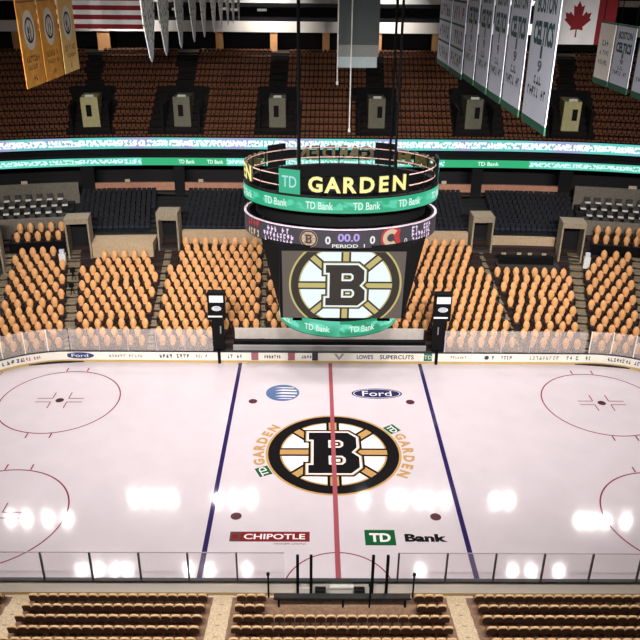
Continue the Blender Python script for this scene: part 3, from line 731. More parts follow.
BD = lambda n: 24.45 + .85 * n
BZ = lambda n: 13.6 + .6 * n
prof = [(23.6, 13.3), (23.6, 14.2), (23.75, 14.2), (23.75, 13.6), (24.45, 13.6)]
for n in range(14): prof += [(BD(n), BZ(n)), (BD(n) + .85, BZ(n))]
prof += [(BD(14), 21.6), (40.5, 21.6), (40.5, 21.0)]
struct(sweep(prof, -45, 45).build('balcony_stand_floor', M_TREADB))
VOM = [-22.7, -15.85, -5.5, 5.3, 15.9, 23.2]
bal0 = l_seat('balcony_seat', .38, [pm('balcony_rust', (124, 76, 48), .6, .3, 3, 0, .2), pm('balcony_seat_dark', (30, 16, 12), .7, .2, 4, 0, .2), pm('balcony_rim_highlight', (176, 126, 88), .6, .2, 5)], {0: 1, 1: 1, 3: 2}, .7)  # lighter top faces paint a highlight along each seat row
S = Seats(bal0, 'balcony_seat', 'seat', 'rust brown balcony seats', 300, None)
for n in range(14):
    ii = 0
    for s_ in places(-43, 43, .5, BD(n)):
        dmin = min(abs(s_ - q) * (1 if abs(q) < SX else (R0 + BD(n)) / (R0 + 5)) for q in VOM)
        if 1 <= n <= 6 and dmin < 2.4: continue
        if n > 6 and dmin < (.95 if n > 7 else 2.4): continue
        x, y, rz = P(s_, BD(n) + .4)
        vis = abs(x + .5) < 38.5 and not (-10.2 < x < 10.4 and n < 2)
        if vis: ii += 1
        S.add(x, y, BZ(n), rz, ('rust brown balcony seat, ' + ordw(ii) + ' visible from left, ' + ordw(n + 1) + ' row') if vis and n < 4 and ii < 100 else None)
S.finish('rust brown balcony seats of all the higher rows')
for k, q in enumerate(VOM):
    m_ = MB()
    for n in range(7, 14): sweep(boxprof(BD(n), BZ(n) - .05, BD(n) + .85, BZ(n) + .03), q - .8, q + .8, 2, 0, m_); sweep(boxprof(BD(n) - .4, BZ(n) - .5, BD(n), BZ(n) - .27), q - .8, q + .8, 2, 0, m_)
    struct(m_.build('balcony_aisle_path', M_TREADB))
    x, y, rz = P(q, BD(1)); o = empty('stair_portal', (x, y, BZ(0) + .02), rz); tag(o, 'balcony stair portal with a pale doorway painted as lit, ' + ordw(k + 1) + ' from the left', 'entrance', 'stair portals of the balcony')
    for sx in (-1, 1):
        b = MB(); b.box((sx * 1.95 - .12, .1, .5), (sx * 1.95 + .12, 5.2, 3.6)); b.build('side_wall', M_DARK, o)
    b = MB(); b.box((-2.05, 1.0, .0), (2.05, 5.2, .62)); b.box((-2.05, 4.9, .62), (2.05, 5.2, 5.0)); b.build('dark_recess', M_DARK, o)
    b = MB(); b.box((-.9, 1.4, .62), (.9, 4.8, 4.3)); b.build('doorway_block', pm('portal_pale', (122, 120, 100), .7, .2, 3) if 0 < k < 5 else pm('portal_painted_lit', (214, 206, 150), .7, .15, 3), o)  # pale tones stand in for doorway light; the end portals get a brighter copy
    b = MB(); b.box((-.3 + (.35 if k > 2 else -.1), 1.36, 2.3), (.25 + (.35 if k > 2 else -.1), 1.4, 3.5)); b.build('door_opening', M_DARK, o)
    b = MB(); b.box((-.4, 1.6, 4.3), (.45, 1.9, 4.5)); b.build('exit_lamp', em('portal_lamp', (200, 205, 190), .5), o)

# concourse behind the balcony
band('concourse_fascia_beam', -45, 45, 38.3, 38.6, 23.75, 24.95, pm('fascia_white', (226, 220, 208), .6, .05, 1))
band('roof_edge_beam', -45, 45, 38.3, 38.6, 26.95, 27.6, pm('fascia_grey', (200, 198, 192), .6, .05, 1))
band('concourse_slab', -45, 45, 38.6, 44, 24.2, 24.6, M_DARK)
band('concourse_back_wall', -45, 45, 43.0, 43.4, 21.6, 30, pm('concourse_dark', (22, 20, 24), .9, .3))
for q in (-40.6, -34.4, -28.0, -22.3, -12.9, -6.4, -.15, 6.1, 13, 19.8, 26.6, 33.4, 40):
    struct(sweep(boxprof(38.62, 21.6, 39.3, 24.2), q - .42, q + .42).build('concourse_pillar', pm('pillar_tan', (206, 150, 96), .7, .15, 2)))
k = 0
for q, z in ((-17.4, 26.0), (-12.6, 26.1), (-11.3, 26.0), (-8.0, 26.0), (2.2, 26.1), (3.6, 26.0), (5.6, 26.1), (-36, 26.0), (-25.2, 26.3)):
    x, y, rz = P(q, 42.8); o = empty('wall_sign', (x, y, z), rz); k += 1; tag(o, 'small pale lit sign on the dark concourse wall, ' + ordw(k) + ' of the row', 'sign', 'lit signs on the concourse wall')
    b = MB(); b.box((-.6, -.02, -.17), (.6, .2, .17)); b.build('frame', M_STEEL, o)
    b = MB(); b.box((-.55, -.06, -.12), (.55, -.02, .12)); b.build('lit_face', em('sign_glow', (210, 205, 200), .45), o)

# ------------------------------------------------------------------ hanging scoreboard
SB = empty('scoreboard', (.1, 0, 10.3)); tag(SB, 'big central scoreboard with LED rings and garden sign hanging over the ice', 'scoreboard')
SBZ = 10.3
def ellipse(a, b_, n=720):
    pts = [(a * math.sin(2 * math.pi * i / n), -b_ * math.cos(2 * math.pi * i / n)) for i in range(n + 1)]; L = [0]
    for p, q in zip(pts, pts[1:]): L.append(L[-1] + math.hypot(q[0] - p[0], q[1] - p[1]))
    return pts, L
def on_ring(el, s):
    pts, L = el; s = s % L[-1]; lo, hi = 0, len(L) - 1
    while hi - lo > 1:
        mid = (lo + hi) // 2
        if L[mid] <= s: lo = mid
        else: hi = mid
    t = (s - L[lo]) / max(1e-9, L[hi] - L[lo]); p, q = pts[lo], pts[hi]
    tx, ty = q[0] - p[0], q[1] - p[1]; n = math.hypot(tx, ty)
    return p[0] + tx * t, p[1] + ty * t, ty / n, -tx / n      # outward normal
def ring_map(el, s0, z0, out=.0):
    def fn(x, y, h):
        p = on_ring(el, s0 + x); o = out + h; return (p[0] + p[2] * o, p[1] + p[3] * o, z0 - SBZ + y)
    return fn
def s_at(el, x, back=False):
    """arc length where the front half has this x"""
    pts, L = el; best = min(range(len(pts)), key=lambda i: abs(pts[i][0] - x) + (100 if (pts[i][1] > 0) != back else 0)); return L[best]
def ring_body(el, z0, z1, out, inn, mat, name, parent, seg=96, screen=None):
    pts, L = el; b = MB(); v = []; f = []
    for i in range(seg):
        p = on_ring(el, L[-1] * i / seg)
        for o_, z in ((out, z0), (out, z1), (-inn, z1), (-inn, z0)): v.append((p[0] + p[2] * o_, p[1] + p[3] * o_, z - SBZ))
    for i in range(seg):
        j = (i + 1) % seg
        for k in range(4): f.append((i * 4 + k, j * 4 + k, j * 4 + (k + 1) % 4, i * 4 + (k + 1) % 4))
    b.mesh(v, f); body = b.build(name, mat, parent)
    if screen:
        b = MB()
        for i in range(seg):
            s0, s1 = L[-1] * i / seg, L[-1] * (i + 1) / seg; fn = ring_map(el, 0, z0, out + .012)
            b.face([fn(s0, .04, 0), fn(s1, .04, 0), fn(s1, z1 - z0 - .04, 0), fn(s0, z1 - z0 - .04, 0)], 0, [(s0, 0), (s1, 0), (s1, 1), (s0, 1)])
        b.build('led_band', screen, body)
    return body
E1 = ellipse(5.66, 4.1)
G0, G1, W0, W1 = 18.33, 19.2, 16.35, 17.42
E_SBG = em('ring_green', (30, 176, 128), .95, (90, 214, 176), (1.2, 1.6), .52, (70, 198, 158))
ring_body(E1, G0, G1, 0, .35, M_BLACK, 'upper_ring', SB, screen=E_SBG)
ring_body(E1, W0, W1, 0, .25, M_BLACK, 'score_ring', SB, screen=em('ring_score', (66, 60, 70), .9))
ring_body(ellipse(5.68, 4.12), W1, W1 + .05, .02, .12, pm('ring_edge_pale', (190, 174, 186), .4), 'score_ring_rim', SB)
ring_body(ellipse(5.0, 3.5), W1, G0 + .2, 0, .3, M_BLACK, 'ring_core', SB)
# scores on the ring
E_W = em('led_white', (240, 240, 236), 1.0); E_P = em('led_violet', (186, 160, 236), 1.0); E_R = em('led_red', (196, 48, 44), 1.0); E_PK = em('led_lilac', (232, 206, 236), 1.2); E_BLK = em('led_black', (20, 18, 18), 1.0); E_GO = em('led_gold', (206, 172, 84), 1.0); E_BR = em('led_tan', (222, 190, 160), 1.0)
def ring_part(name, x, z, items, mats, el=E1, out=.03):
    b = MB()
    for k, (vf, m) in enumerate(items): put(b, vf, lambda px, py, h, k=k: ring_map(el, s_at(el, x), z, out + .006 * k)(px, py, h), m)
    return b.build(name, mats, SB)
WZ = 16.87
spoked_b(.5, lambda x, y, h: ring_map(E1, s_at(E1, -1.83), WZ, .03)(x, y, h), [em('led_dark_brown', (60, 44, 40), 1), E_BR, E_BR], 'home_team_emblem', SB, None, .004)
ring_part('score_digit', -.78, WZ - .03, [(text2d('0', .46, bold=.03), 0)], [E_W])
ring_part('score_digit', 1.66, WZ - .03, [(text2d('0', .46, bold=.03), 0)], [E_W])
ring_part('game_clock',   .36, WZ + .14, [(text2d('00.0', .46, bold=.03, width=1.2), 0)], [E_P])
ring_part('period_text', .36, WZ - .34, [(text2d('PERIOD  1', .2, bold=.02, width=1.8), 0)], [E_W])
cc = [(math.cos(R(a)), math.sin(R(a))) for a in range(45, 320, 12)]
flame = [(.5 * x, .5 * y) for x, y in cc] + [(.25 * x, .23 * y) for x, y in cc[::-1]]
ring_part('visitor_emblem', 2.72, WZ, [(poly2d([[(-.6, .2), (-.42, .48), (.15, .56), (.6, .42), (.5, .1), (.6, -.34), (.15, -.56), (-.42, -.48), (-.6, -.2)]]), 1), (poly2d([[(1.12 * x, 1.12 * y) for x, y in flame]]), 1), (poly2d([flame]), 0)], [E_BR, E_R])
ring_part('small_digits', 3.55, WZ, [(shift(glyphs(.35, .3, 1, 31), 0, .35), 0), (shift(text2d('0', .3), 0, -.3), 0)], [E_W])
ring_part('stat_panel', -3.55, WZ, [(shift(glyphs(2.0, .3, 8, 32), 0, .28), 0), (shift(glyphs(2.1, .26, 9, 33), 0, -.04), 0), (shift(glyphs(1.9, .24, 9, 34), 0, -.34), 0)], [E_PK])
ring_part('stat_panel', 4.55, WZ, [(shift(glyphs(1.7, .3, 7, 35), 0, .28), 0), (shift(glyphs(1.7, .26, 7, 36), 0, -.04), 0), (shift(glyphs(1.6, .24, 7, 37), 0, -.34), 0)], [E_PK])
ring_part('stat_panel', -5.0, WZ, [(shift(glyphs(1.2, .4, 4, 38), 0, .3), 0), (shift(glyphs(1.2, .4, 4, 39), 0, -.25), 1)], [E_R, E_BR])
E_PALE = em('ring_letter_pale', (214, 246, 234), 1.0)
for k in range(12):
    for el_, z_, h_, wd_, nm in ((E1, (G0 + G1) / 2, .42, 1.5, 'ring_lettering'),):
        s_ = el_[1][-1] * (k + .5) / 12; b = MB(); put(b, text2d('TD Bank', h_, bold=.02, width=wd_), lambda px, py, h: ring_map(el_, s_, z_, .03)(px, py, h)); b.build(nm, E_PALE, SB)
# GARDEN signs: front, back, and the ends of the side signs
E_LET = em('letter_yellow', (250, 238, 150), 1.1); M_LETS = pm('letter_side', (70, 62, 30), .5)
E_TDG = em('sign_green', (48, 182, 140), .9); E_TDW = em('sign_pale', (170, 226, 226), 1.0)
LZ = 19.28
ES = ellipse(5.55, 4.0)
def sign(s_box, s_let, pitch):
    b = MB(); put(b, rect2d(-.62, 0, .62, 1.32), lambda x, y, h: ring_map(ES, s_box, LZ, .08)(x, y, 0)); 
    for q in (0.08, -.02):
        pass
    bb = MB(); fn = ring_map(ES, s_box, LZ, 0)
    vv = [fn(x, y, h) for h in (-.06, .07) for x, y in ((-.62, 0), (.62, 0), (.62, 1.32), (-.62, 1.32))]
    bb.mesh(vv, [(0, 1, 2, 3), (4, 5, 6, 7), (0, 1, 5, 4), (1, 2, 6, 5), (2, 3, 7, 6), (3, 0, 4, 7)]); box = bb.build('bank_sign_box', M_BLACK, SB)
    b.build('green_face', E_TDG, box)
    b = MB(); put(b, shift(text2d('TD', .62, bold=.01, width=.85), 0, .66), lambda x, y, h: ring_map(ES, s_box, LZ, .1)(x, y, 0)); b.build('lettering', E_TDW, box)
    for i, ch in enumerate('GARDEN'):
        vf = text2d(ch, .86, .06, .035)
        b = MB(); fn = ring_map(ES, s_let + pitch * i, LZ + .62, 0)
        zs = [p[2] for p in vf[0]]
        b.mesh([fn(*p) for p in vf[0]], vf[1], [0 if all(vf[0][k][2] > max(zs) - 1e-4 for k in q) else 1 for q in vf[1]])
        b.build('sign_letter', [E_LET, M_LETS], SB)
pts_, LL = E1; TOT = ES[1][-1]
mid = s_at(ES, 0.0)
for sb, sl, pt in ((-2.95, -1.5, .92), (7.45, 8.4, .62), (12.2, 13.3, .82), (19.2, 20.3, .75)):
    sign((mid + sb) % TOT, (mid + sl) % TOT, pt)
for z in (.35, .95):
    b = MB(); pr = None
    for i in range(97):
        if -3.4 < (TOT * i / 96 - mid + TOT / 2) % TOT - TOT / 2 < 3.7: pr = None; continue
        p = on_ring(ellipse(5.5, 3.95) if False else ES, TOT * i / 96); c = (p[0] - p[2] * .1, p[1] - p[3] * .1, LZ - SBZ + z)
        if pr: b.tube(pr, c, .035, 5)
        pr = c
    b.build('sign_rail', pm('rail_pink', (206, 168, 160), .5), SB)
b = MB()
for i in range(24):
    p = on_ring(ES, TOT * i / 24); b.tube((p[0] - p[2] * .1, p[1] - p[3] * .1, LZ - SBZ - .2), (p[0] - p[2] * .1, p[1] - p[3] * .1, LZ - SBZ + 1.0), .04, 5)
b.build('sign_upright', M_BLACK, SB)
# screens
def face_map(side):
    """screen plane coordinates (x right, y up from the bottom edge) to scoreboard space; the face leans in towards its foot"""
    c, s = math.cos(side * math.pi / 2), math.sin(side * math.pi / 2)
    def fn(x, y, h):
        t = y / 4.6; px, py, pz = x, -(3.2 + .75 * t) - h, 11.75 - SBZ + 4.45 * t
        if side % 2: px, py = px * .8, -(3.2 + .9 * t) - h
        return (px * c - py * s + .12, px * s + py * c, pz)
    return fn
b = MB(); TOPZ = 16.5
oct0 = [(-3.62, -3.1), (3.62, -3.1), (3.62, 3.1), (-3.62, 3.1)]; oct1 = [(-3.62, -3.85), (3.62, -3.85), (3.62, 3.85), (-3.62, 3.85)]
vv = [(x + .12, y, 11.72 - SBZ) for x, y in ((-3.6, -3.12), (3.6, -3.12), (3.75, -1.6), (3.75, 1.6), (3.6, 3.12), (-3.6, 3.12), (-3.75, 1.6), (-3.75, -1.6))] + [(x + .12, y, TOPZ - SBZ) for x, y in ((-3.6, -3.95), (3.6, -3.95), (4.75, -2.2), (4.75, 2.2), (3.6, 3.95), (-3.6, 3.95), (-4.75, 2.2), (-4.75, -2.2))]
b.mesh(vv, [tuple(range(8))[::-1], tuple(range(8, 16))] + [(i, (i + 1) % 8, 8 + (i + 1) % 8, 8 + i) for i in range(8)]); b.build('screen_housing', M_BLACK, SB)
SCB = em('screen_taupe', (104, 94, 84), .85); SCBK = em('screen_charcoal', (72, 66, 58), .85); SCG = em('screen_gold', (200, 186, 116), .95); SCW = em('screen_white', (234, 246, 250), 1.05); SCK = em('screen_black', (48, 40, 32), .8)
for side in (0, 2):
    fn = face_map(side)
    b = MB(); put(b, rect2d(-3.45, .05, 3.45, 4.6), lambda x, y, h: fn(x, y, .06)); sc = b.build('video_screen', SCB, SB)
    ob = spoked_b(3.2, lambda x, y, h: fn(x + .12, y + 2.35, .07 + h), [SCK, SCG, SCW], 'team_emblem', sc, (-3.5, -2.28, 3.3, 2.2), .006, .83, .70, .86, (.17, .1))
b = MB(); b.box((-2.8, -2.6, 1.0), (3.0, 2.6, 1.45)); b.build('screen_sill', M_BLACK, SB)
E3 = ellipse(3.7, 3.25)
ring_body(E3, 10.5, 11.6, 0, .3, M_BLACK, 'lower_ring', SB, screen=em('ring_green_low', (20, 150, 108), 1.0, (110, 224, 190), (1.0, 1.6), .5, (96, 212, 180)))
for k in range(8):
    s_ = E3[1][-1] * (k + .5) / 8; b = MB(); put(b, text2d('TD Bank', .4, bold=.02, width=1.6), lambda px, py, h: ring_map(E3, s_, 11.02, .03)(px, py, h)); b.build('ring_lettering', E_PALE, SB)
for x, y in ((-2.45, -1.5), (2.95, -1.5), (-2.45, 1.5), (2.95, 1.5)):
    b = MB(); b.tube((x, y, 6.1), (x, y, 42 - SBZ), .07, 6); b.build('hanging_cable', M_BLACK, SB)
b = MB(); b.box((-.8, -.8, 7.5), (1.0, .8, 8.4)); b.box((-5.5, -.15, 7.9), (5.5, .15, 8.2)); b.box((-.15, -3.9, 7.9), (.15, 3.9, 8.2)); b.build('hub_beam', M_BLACK, SB)
b = MB(); b.box((-2.6, -1.7, 6.0), (3.1, 1.7, 6.3)); b.build('top_plate', M_BLACK, SB)

# speaker box and cords hanging beyond the scoreboard
o = empty('speaker_box', (1.55, 13, 24.1)); tag(o, 'large dark box with pale lower band hanging beyond the scoreboard', 'speaker')
b = MB(); b.box((-1.42, -1, 1.5), (1.42, 1, 7)); b.build('cabinet', pm('slate_cabinet', (48, 58, 58), .6), o)
b = MB(); b.box((-1.42, -1, .72), (1.42, 1, 1.5)); b.build('grille_band', pm('band_grey', (118, 120, 116), .6, .15, 6), o)
b = MB(); b.box((-1.36, -1, 0), (1.33, 1, .72)); b.build('lower_band', pm('band_pale', (158, 172, 176), .6), o)
b = MB()
for x in (-1.1, 1.1): b.tube((x, 0, 7), (x, 0, 17.9), .05, 6)
b.build('hanging_cable', M_BLACK, o)
for x, z0, lb in ((1.06, 19.9, 'thin white cord hanging from the middle of the dark speaker box'), (.12, 23.2, 'thin white cord hanging down the edge of the dark speaker box')):
    b = MB(); y_ = 11.9 if z0 < 23 else 11.85; b.tube((x, y_, z0), (x, y_, 42), .045, 6); b.tube((x, y_, z0 - .25), (x, y_, z0), .09, 6); tag(b.build('hanging_cord', M_WHITEP), lb, 'cord')

# ------------------------------------------------------------------ banners and flags
def hang(o, pts, zt, mat=None):
    for p in pts:
        b = MB(); b.tube((p[0], p[1], zt - o.location.z), (p[0], p[1], 42 - o.location.z), .025, 5); b.build('hanging_cable', M_BLACK, o)
def side_banner(name, x, y0, y1, z0, z1, face, body, label, cat, group, items, mats, hem=None, trim=None):
    """banner in the y-z plane; face +1 shows its print towards +x"""
    yc = (y0 + y1) / 2; o = empty(name, (x, yc, z0)); tag(o, label, cat, group); hw = (y1 - y0) / 2; H = z1 - z0
    b = MB(); b.box((-.02, -hw, 0), (.02, hw, H)); b.build('cloth', body, o)
    fn = lambda px, py, h: (face * (.024 + h), face * px, py)
    if items:
        b = MB()
        for k, (vf, m) in enumerate(items): put(b, vf, lambda px, py, h, k=k: fn(px, py, .002 * k), m)
        b.build('print', mats, o)
    if hem:
        b = MB(); b.box((-.03, -hw, -.3), (.03, hw, 0)); b.build('hem', hem, o)
    b = MB(); b.tube((0, -hw - .05, H), (0, hw + .05, H), .06, 6); b.build('rod', trim or M_BLACK, o)
    hang(o, [(0, -hw * .8), (0, hw * .8)], z1)
    return o
M_GB = mottled('gold_cloth', (238, 170, 62), (226, 150, 46), 1.2); M_GB2 = pm('gold_pale_cloth', (240, 200, 120), .8, .15, 2)
M_PRB = pm('print_brown', (150, 92, 30), .8); M_PRK = pm('print_black', (22, 20, 20), .8); M_PRW = pm('print_white', (240, 234, 222), .8)
for k, (y0, y1, bm_, lb) in enumerate(((-3.6, -.8, M_GB, 'gold banner with white oval emblem, nearest of the row of three'), (-.6, 2.4, M_GB, 'gold banner with white oval emblem, middle of the row of three'), (2.7, 5.5, M_GB2, 'paler gold banner with white oval emblem, farthest of the row of three'), (-10.4, -7.3, M_GB, 'gold banner with only its lower corner in view at the left edge'))):
    it = [(shift(disc2d(.85, 32, .95), 0, 2.7), 2), (shift(ring2d(.5, .62, 32), 0, 2.7), 1), (shift(glyphs(.6, 1.0, 2, 50 + k), 0, 2.7), 1), (shift(glyphs(1.9, .32, 7, 60 + k), 0, 1.35), 0), (shift(glyphs(1.9, .24, 9, 70 + k), 0, .95), 0), (shift(glyphs(.6, .3, 2, 80 + k), 0, .4), 0), (rect2d(-1.4, 4.0, 1.4, 4.08), 0), (shift(glyphs(2.2, .5, 7, 90 + k), 0, 4.7), 0)]
    side_banner('gold_banner', -16, y0, y1, 24.6, 31, 1, bm_, lb, 'banner', 'gold banners on the left', it, [M_PRB, M_PRK, M_PRW])
M_WB = pm('white_cloth', (204, 208, 222), .85, .08, 1); M_GH = pm('green_hem', (20, 84, 58), .8); M_GT = pm('green_text', (34, 70, 72), .8, .2); M_GD = pm('grey_text', (104, 108, 126), .8, .2)
def celtic(hw, year, H):
    f_ = hw / 1.45
    return [(shift(text2d('BOSTON', .62, bold=.04, width=2.1 * f_), 0, 4.1), 0), (shift(text2d('CELTICS', .85, bold=.05, width=2.3 * f_), 0, 3.1), 0)] + \
           [(shift(text2d(c, .44, bold=.04, width=.22 * f_ if c == '1' else .5 * f_), 0, z), 1 if j else 0) for j, (c, z) in enumerate(zip(year, (2.45, 1.95)))] + \
           [(shift(glyphs(.9 * f_, .3, 3, 7), 0, 1.45), 1), (shift(glyphs(2.2 * f_, .36, 8, 8), 0, 1.0), 0), (rect2d(-hw, 0, -hw + .05, H), 2), (rect2d(hw - .05, 0, hw, H), 2)]
CE = [(-15.0, -11.7, 'nearest'), (-11.1, -8.1, 'second nearest'), (-7.7, -5.1, 'third nearest'), (-4.65, -1.9, 'fourth nearest'), (-1.4, 1.5, 'farthest')]
for y0, y1, lb in CE:
    side_banner('white_banner', 7, y0, y1, 25.0, 30.3, -1, M_WB, 'white banner with green lettering, ' + lb + ' of the row of five beside the flag', 'banner', 'white banners right of the scoreboard', celtic((y1 - y0) / 2, '19', 5.3), [M_GT, M_GD, M_GH], M_GH, M_GH)
for k, (y0, y1, lb) in enumerate(((2.1, 6.4, 'white banner gridded into small green panels, nearer of the two'), (6.8, 11.4, 'white banner gridded into small green panels, farther of the two'))):
    hw = (y1 - y0) / 2; it = []
    for r_ in range(4):
        it.append((rect2d(-hw, 1.28 * r_ + 1.2, hw, 1.28 * r_ + 1.32), 2))
        it.append((shift(glyphs(hw * 1.6, .7, 5, 120 + 9 * k + r_), 0, 1.28 * r_ + .62), 0))
    it += [(rect2d(-hw, 0, -hw + .08, 5.3), 2), (rect2d(hw - .08, 0, hw, 5.3), 2)]
    side_banner('number_banner', 7, y0, y1, 24.85, 30.2, -1, M_WB, lb, 'banner', 'gridded banners right of the scoreboard', it, [M_GD, M_GD, M_GH], M_GH, M_GH)
for k, (y0, y1, lb) in enumerate(((-.05, 2.2, 'white banner with faint print just below the maple leaf flag'), (-2.9, -.3, 'white banner with green lettering right of the maple leaf flag'), (-6.4, -3.5, 'white banner with green lettering cut by the right edge'))):
    hw = (y1 - y0) / 2; it = [(shift(p[0], 0, 0, 1, .6), p[1]) for p in celtic(hw, '19', 5.0)]
    if k == 0: it = [(shift(glyphs(1.0, .3, 3, 140), 0, 1.9), 1), (shift(glyphs(1.4, .25, 6, 141), 0, 1.4), 1), (shift(glyphs(1.4, .25, 6, 142), 0, .9), 1)]
    side_banner('white_banner', 14.7, y0, y1, 24.8, 27.75, -1, M_PRW if k == 0 else M_WB, lb, 'banner', 'white banners at the right edge', it, [M_GT, M_GD, M_GH], M_GH, M_GH)
# grey lance-shaped pennants
M_PEN = mottled('pennant_print', (52, 54, 58), (196, 196, 190), 4.5, .85, (1, 1.6, 1), .45)
M_PENT = pm('pennant_tip', (168, 172, 178), .85, .1, 2)
PY = [-11.2, -8.0, -4.0, .3, 4.3, 9.0, 13.0, 17.3, 21.3, 26.0]
for k, y in enumerate(PY):
    z0 = 26.75 - .04 * k * 1.1; o = empty('pennant', (-8, y, z0)); tag(o, 'grey lance-shaped pennant with dense print, ' + ordw(k + 1) + ' nearest of the left row', 'pennant', 'grey pennants left of the scoreboard')
    hw = 1.25
    b = MB(); b.prism([(-.12, .9), (0, 0), (.12, .9)] if False else [(-hw * .5, .75), (-hw * .25, .2), (0, 0), (hw * .25, .2), (hw * .5, .75)], lambda a, c, h: (h, a, c), -.02, .02); b.build('tip', M_PENT, o)
    b = MB(); b.prism([(-hw * .5, .75), (hw * .5, .75), (hw * .85, 1.5), (hw, 2.4), (hw, 6.4), (-hw, 6.4), (-hw, 2.4), (-hw * .85, 1.5)], lambda a, c, h: (h, a, c), -.02, .02); b.build('cloth', M_PEN, o)
    b = MB(); b.tube((0, -hw - .05, 6.4), (0, hw + .05, 6.4), .05, 6); b.build('rod', M_BLACK, o); hang(o, [(0, -.8), (0, .8)], z0 + 6.4)
# flags, facing the camera side (-y)
def front(o_y): return lambda px, py, h: (px, -.024 - h, py)
M_FR = pm('flag_red', (124, 16, 28), .85, .1, 2); M_FW = pm('flag_white', (226, 224, 222), .85, .06, 2); M_FB = pm('flag_blue', (30, 34, 84), .85)
o = empty('maple_leaf_flag', (15.97, 10.3, 25.9), R(-2)); tag(o, 'red and white maple leaf flag hanging between white banners', 'flag')
b = MB(); b.box((-1.28, -.02, 0), (1.28, .02, 3.2)); b.build('white_field', M_FW, o)
for sx in (-1, 1):
    b = MB(); b.box((min(sx * 1.28, sx * 2.56), -.02, 0), (max(sx * 1.28, sx * 2.56), .02, 3.2)); b.build('red_field', M_FR, o)
half = [(0, 1.0), (.17, .68), (.34, .78), (.27, .2), (.5, .45), (.56, .33), (.82, .38), (.73, .08), (.84, -.0), (.36, -.4), (.42, -.58), (.04, -.52), (.05, -.95)]
leaf = half + [(-x, y) for x, y in half[::-1] if x > 0]
b = MB(); put(b, poly2d([[(x * 1.05, y * 1.15 + 1.55) for x, y in leaf]]), front(0)); b.build('maple_leaf', M_FR, o)
b = MB(); b.tube((-2.6, 0, 3.2), (2.6, 0, 3.2), .05, 6); b.build('rod', M_BLACK, o); hang(o, [(-2.2, 0), (2.2, 0)], 29.1)
o = empty('striped_flag', (-16.6, 10.3, 26.6)); tag(o, 'red and white striped flag hanging behind the gold banners', 'flag')
sh = .288
b = MB()
for i in range(13):
    b.box((-3.7, -.02, sh * i), (3.7, .02, sh * (i + 1)), i % 2)
b.build('stripe_field', [M_FR, M_FW], o)
b = MB(); b.box((-3.7, -.03, sh * 6), (-.74, .03, sh * 13)); cn = b.build('canton', M_FB, o)
b = MB()
st = [(math.sin(math.pi * i / 5) * (.1 if i % 2 == 0 else .04), math.cos(math.pi * i / 5) * (.1 if i % 2 == 0 else .04)) for i in range(10)]
for r_ in range(9):
    for c_ in range(6 if r_ % 2 == 0 else 5):
        cx, cy = -3.7 + .25 + .49 * c_ + (.245 if r_ % 2 else 0), sh * 6 + .2 + .2 * r_
        b.mesh([(cx + x, -.034, cy + y) for x, y in st], [tuple(range(10))])
b.build('star_field', M_FW, cn)
b = MB(); b.tube((-3.8, 0, sh * 13), (3.8, 0, sh * 13), .05, 6); b.build('rod', M_BLACK, o); hang(o, [(-3.2, 0), (3.2, 0)], 26.6 + sh * 13)

# ------------------------------------------------------------------ arena floodlights on their trusses, with added lamps on the near one
M_LENS = em('lamp_lens', (255, 250, 245), 6.0)
LAMP_ROWS = []
def floodlight(x, y, target, label, power=LAMP_POWER, spread=115, size=1.1):
    o = empty('floodlight', (x, y, LAMP_Z)); tag(o, label, 'lamp', 'floodlights under the roof')
    q = (Vector(target) - Vector((x, y, LAMP_Z))).to_track_quat('-Z', 'Y').to_matrix().to_4x4()
    b = MB(); n = 16; rr = [(.3, .75), (.45, .55), (.62, .1), (.62, .0)]; vv = []
    for r_, z in rr: vv += [tuple(q @ Vector((r_ * math.cos(2 * math.pi * i / n), r_ * math.sin(2 * math.pi * i / n), z))) for i in range(n)]
    ff = [(k * n + i, k * n + (i + 1) % n, (k + 1) * n + (i + 1) % n, (k + 1) * n + i) for k in range(len(rr) - 1) for i in range(n)] + [tuple(range(n))]
    b.mesh(vv, ff); b.build('housing', M_STEEL, o)
    b = MB(); b.mesh([tuple(q @ Vector((.56 * math.cos(2 * math.pi * i / n), .56 * math.sin(2 * math.pi * i / n), .04))) for i in range(n)], [tuple(range(n))]); b.build('lens', M_LENS, o)
    b = MB(); b.tube((0, 0, .3), (0, 0, 1.56), .05, 6); b.build('bracket', M_STEEL, o)
    lg = area_light('floodlight_beam', Vector((x, y, LAMP_Z)) + (q.to_3x3() @ Vector((0, 0, -.03))), target, size, power, spread)
def truss(y, x0, x1, label):
    o = empty('lighting_truss', (0, y, LAMP_Z + 1.5)); tag(o, label, 'truss', 'lighting trusses under the roof')
    b = MB()
    for dy, dz in ((-.3, .1), (.3, .1), (0, .7)): b.tube((x0, dy, dz), (x1, dy, dz), .06, 6)
    x = x0; k = 0
    while x < x1 - .1:
        b.tube((x, -.3, .1), (x + 1.5, 0, .7), .03, 4); b.tube((x, .3, .1), (x + 1.5, 0, .7), .03, 4); b.tube((x, -.3, .1), (x, .3, .1), .03, 4); x += 1.5
    b.build('lattice', M_STEEL, o)
    b = MB()
    for x in (x0 + 1, (x0 + x1) / 2, x1 - 1): b.tube((x, 0, .7), (x, 0, 42 - LAMP_Z - 1.5), .05, 5)
    b.build('hanger', M_STEEL, o)
LX1 = [-39.7, -37.7, -35.0, -32.6, -25, -23.3, -21.7, -20, -14, -11.7, -9.5, 5.3, 9.2, 10.6, 12.7, 14.2, 16.2, 22.8, 24.7, 32.9, 34.4, 36.1, 38.7]
LX2 = [-28.2, -26.3, -24.3, -22.9, -15.8, -13.3, -9, 11.2, 22, 24.2, 27.5]
truss(36.0, -41, 41, 'steel lighting truss above the far stand, farther of two')
truss(23.2, -34, 34, 'steel lighting truss above the far boards, nearer of two')
truss(-30, -28, 28, 'added steel lighting truss above the near stand')
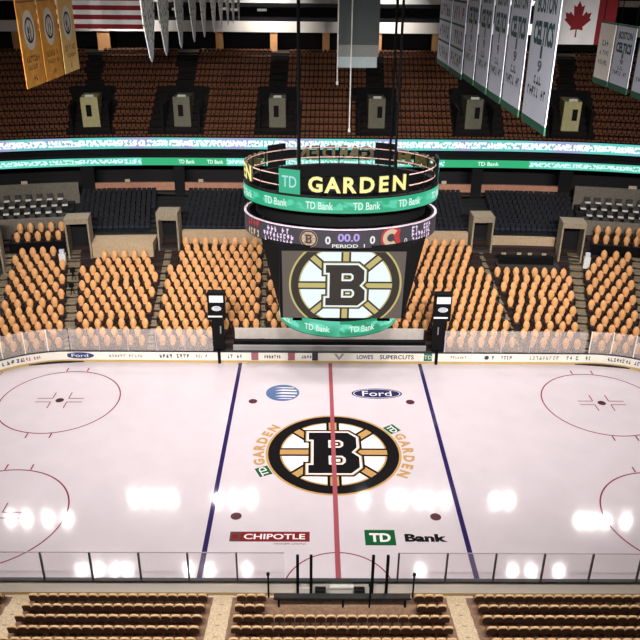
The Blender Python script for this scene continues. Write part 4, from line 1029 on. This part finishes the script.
truss(32.0, -41, -31.5, 'short steel lighting truss above the left corner'); truss(32.0, 31.5, 41, 'short steel lighting truss above the right corner')
for k, x in enumerate(LX1): floodlight(x, 36.0 if abs(x) < 31 else 32.0, (x * .75, -2, 0), 'round floodlight of the far trusses, ' + ordw(k + 1) + ' from the left', LAMP_POWER, 115, .8)
for k, x in enumerate(LX2): floodlight(x, 23.2, (x * .75, -4, 0), 'round floodlight on the truss above the far boards, ' + ordw(k + 1) + ' from the left', LAMP_POWER * .9, 115, .8)
for k in range(10): floodlight(-25 + 50 / 9 * k, -30, ((-25 + 50 / 9 * k) * 1.05, 21, 2), 'added round floodlight on the near truss, ' + ordw(k + 1) + ' from the left', LAMP_POWER * 3.6, 58)  # added unseen lamps giving the far gold seats frontal light
for k in range(8): floodlight(-22.2 + 50 / 9 * k, -30, ((-22.2 + 50 / 9 * k) * .8, -15.0, 1), 'added downward floodlight on the near truss, ' + ordw(k + 1) + ' from the left', LAMP_POWER * 1.15, 60)  # added unseen lamps that brighten the near boards and seat backs
# warm lamps in the concourse behind the balcony, and added wash lights to brighten its white fascia
for k in range(8):
    x, y, rz = P(-35 + 10 * k, 40.6); o = empty('concourse_lamp', (x, y, 24.0), rz); tag(o, 'warm lamp under the concourse slab behind the balcony, ' + ordw(k + 1) + ' from the left', 'lamp', 'warm lamps of the concourse')
    b = MB(); b.tube((0, 0, 0), (0, 0, .2), .2, 10); b.build('housing', M_STEEL, o)
    b = MB(); b.tube((0, 0, -.06), (0, 0, 0), .14, 10); b.build('bulb', em('warm_bulb', (255, 214, 160), 3), o)
    area_light('concourse_lamp_beam', (x, y, 23.9), P(-35 + 10 * k, 38.8)[:2] + (21.8,), .3, 70, 150, None, (1, .8, .55))
for k in range(6):
    x, y, rz = P(-34 + 13.6 * k, 30.5); tx, ty, _ = P(-34 + 13.6 * k, 38.3); o = empty('added_wash_lamp', (x, y, 30.0), rz); tag(o, 'added wash lamp hanging over the balcony, ' + ordw(k + 1) + ' from the left', 'lamp', 'added wash lamps over the balcony')
    b = MB(); b.box((-.3, -.2, .02), (.3, .2, .4)); b.build('housing', M_STEEL, o)
    b = MB(); b.tube((0, 0, .4), (0, 0, 12), .04, 5); b.build('hanging_rod', M_STEEL, o)
    area_light('added_wash_lamp_beam', (x, y, 29.98), (tx, ty, 25.2), .4, 500, 70)
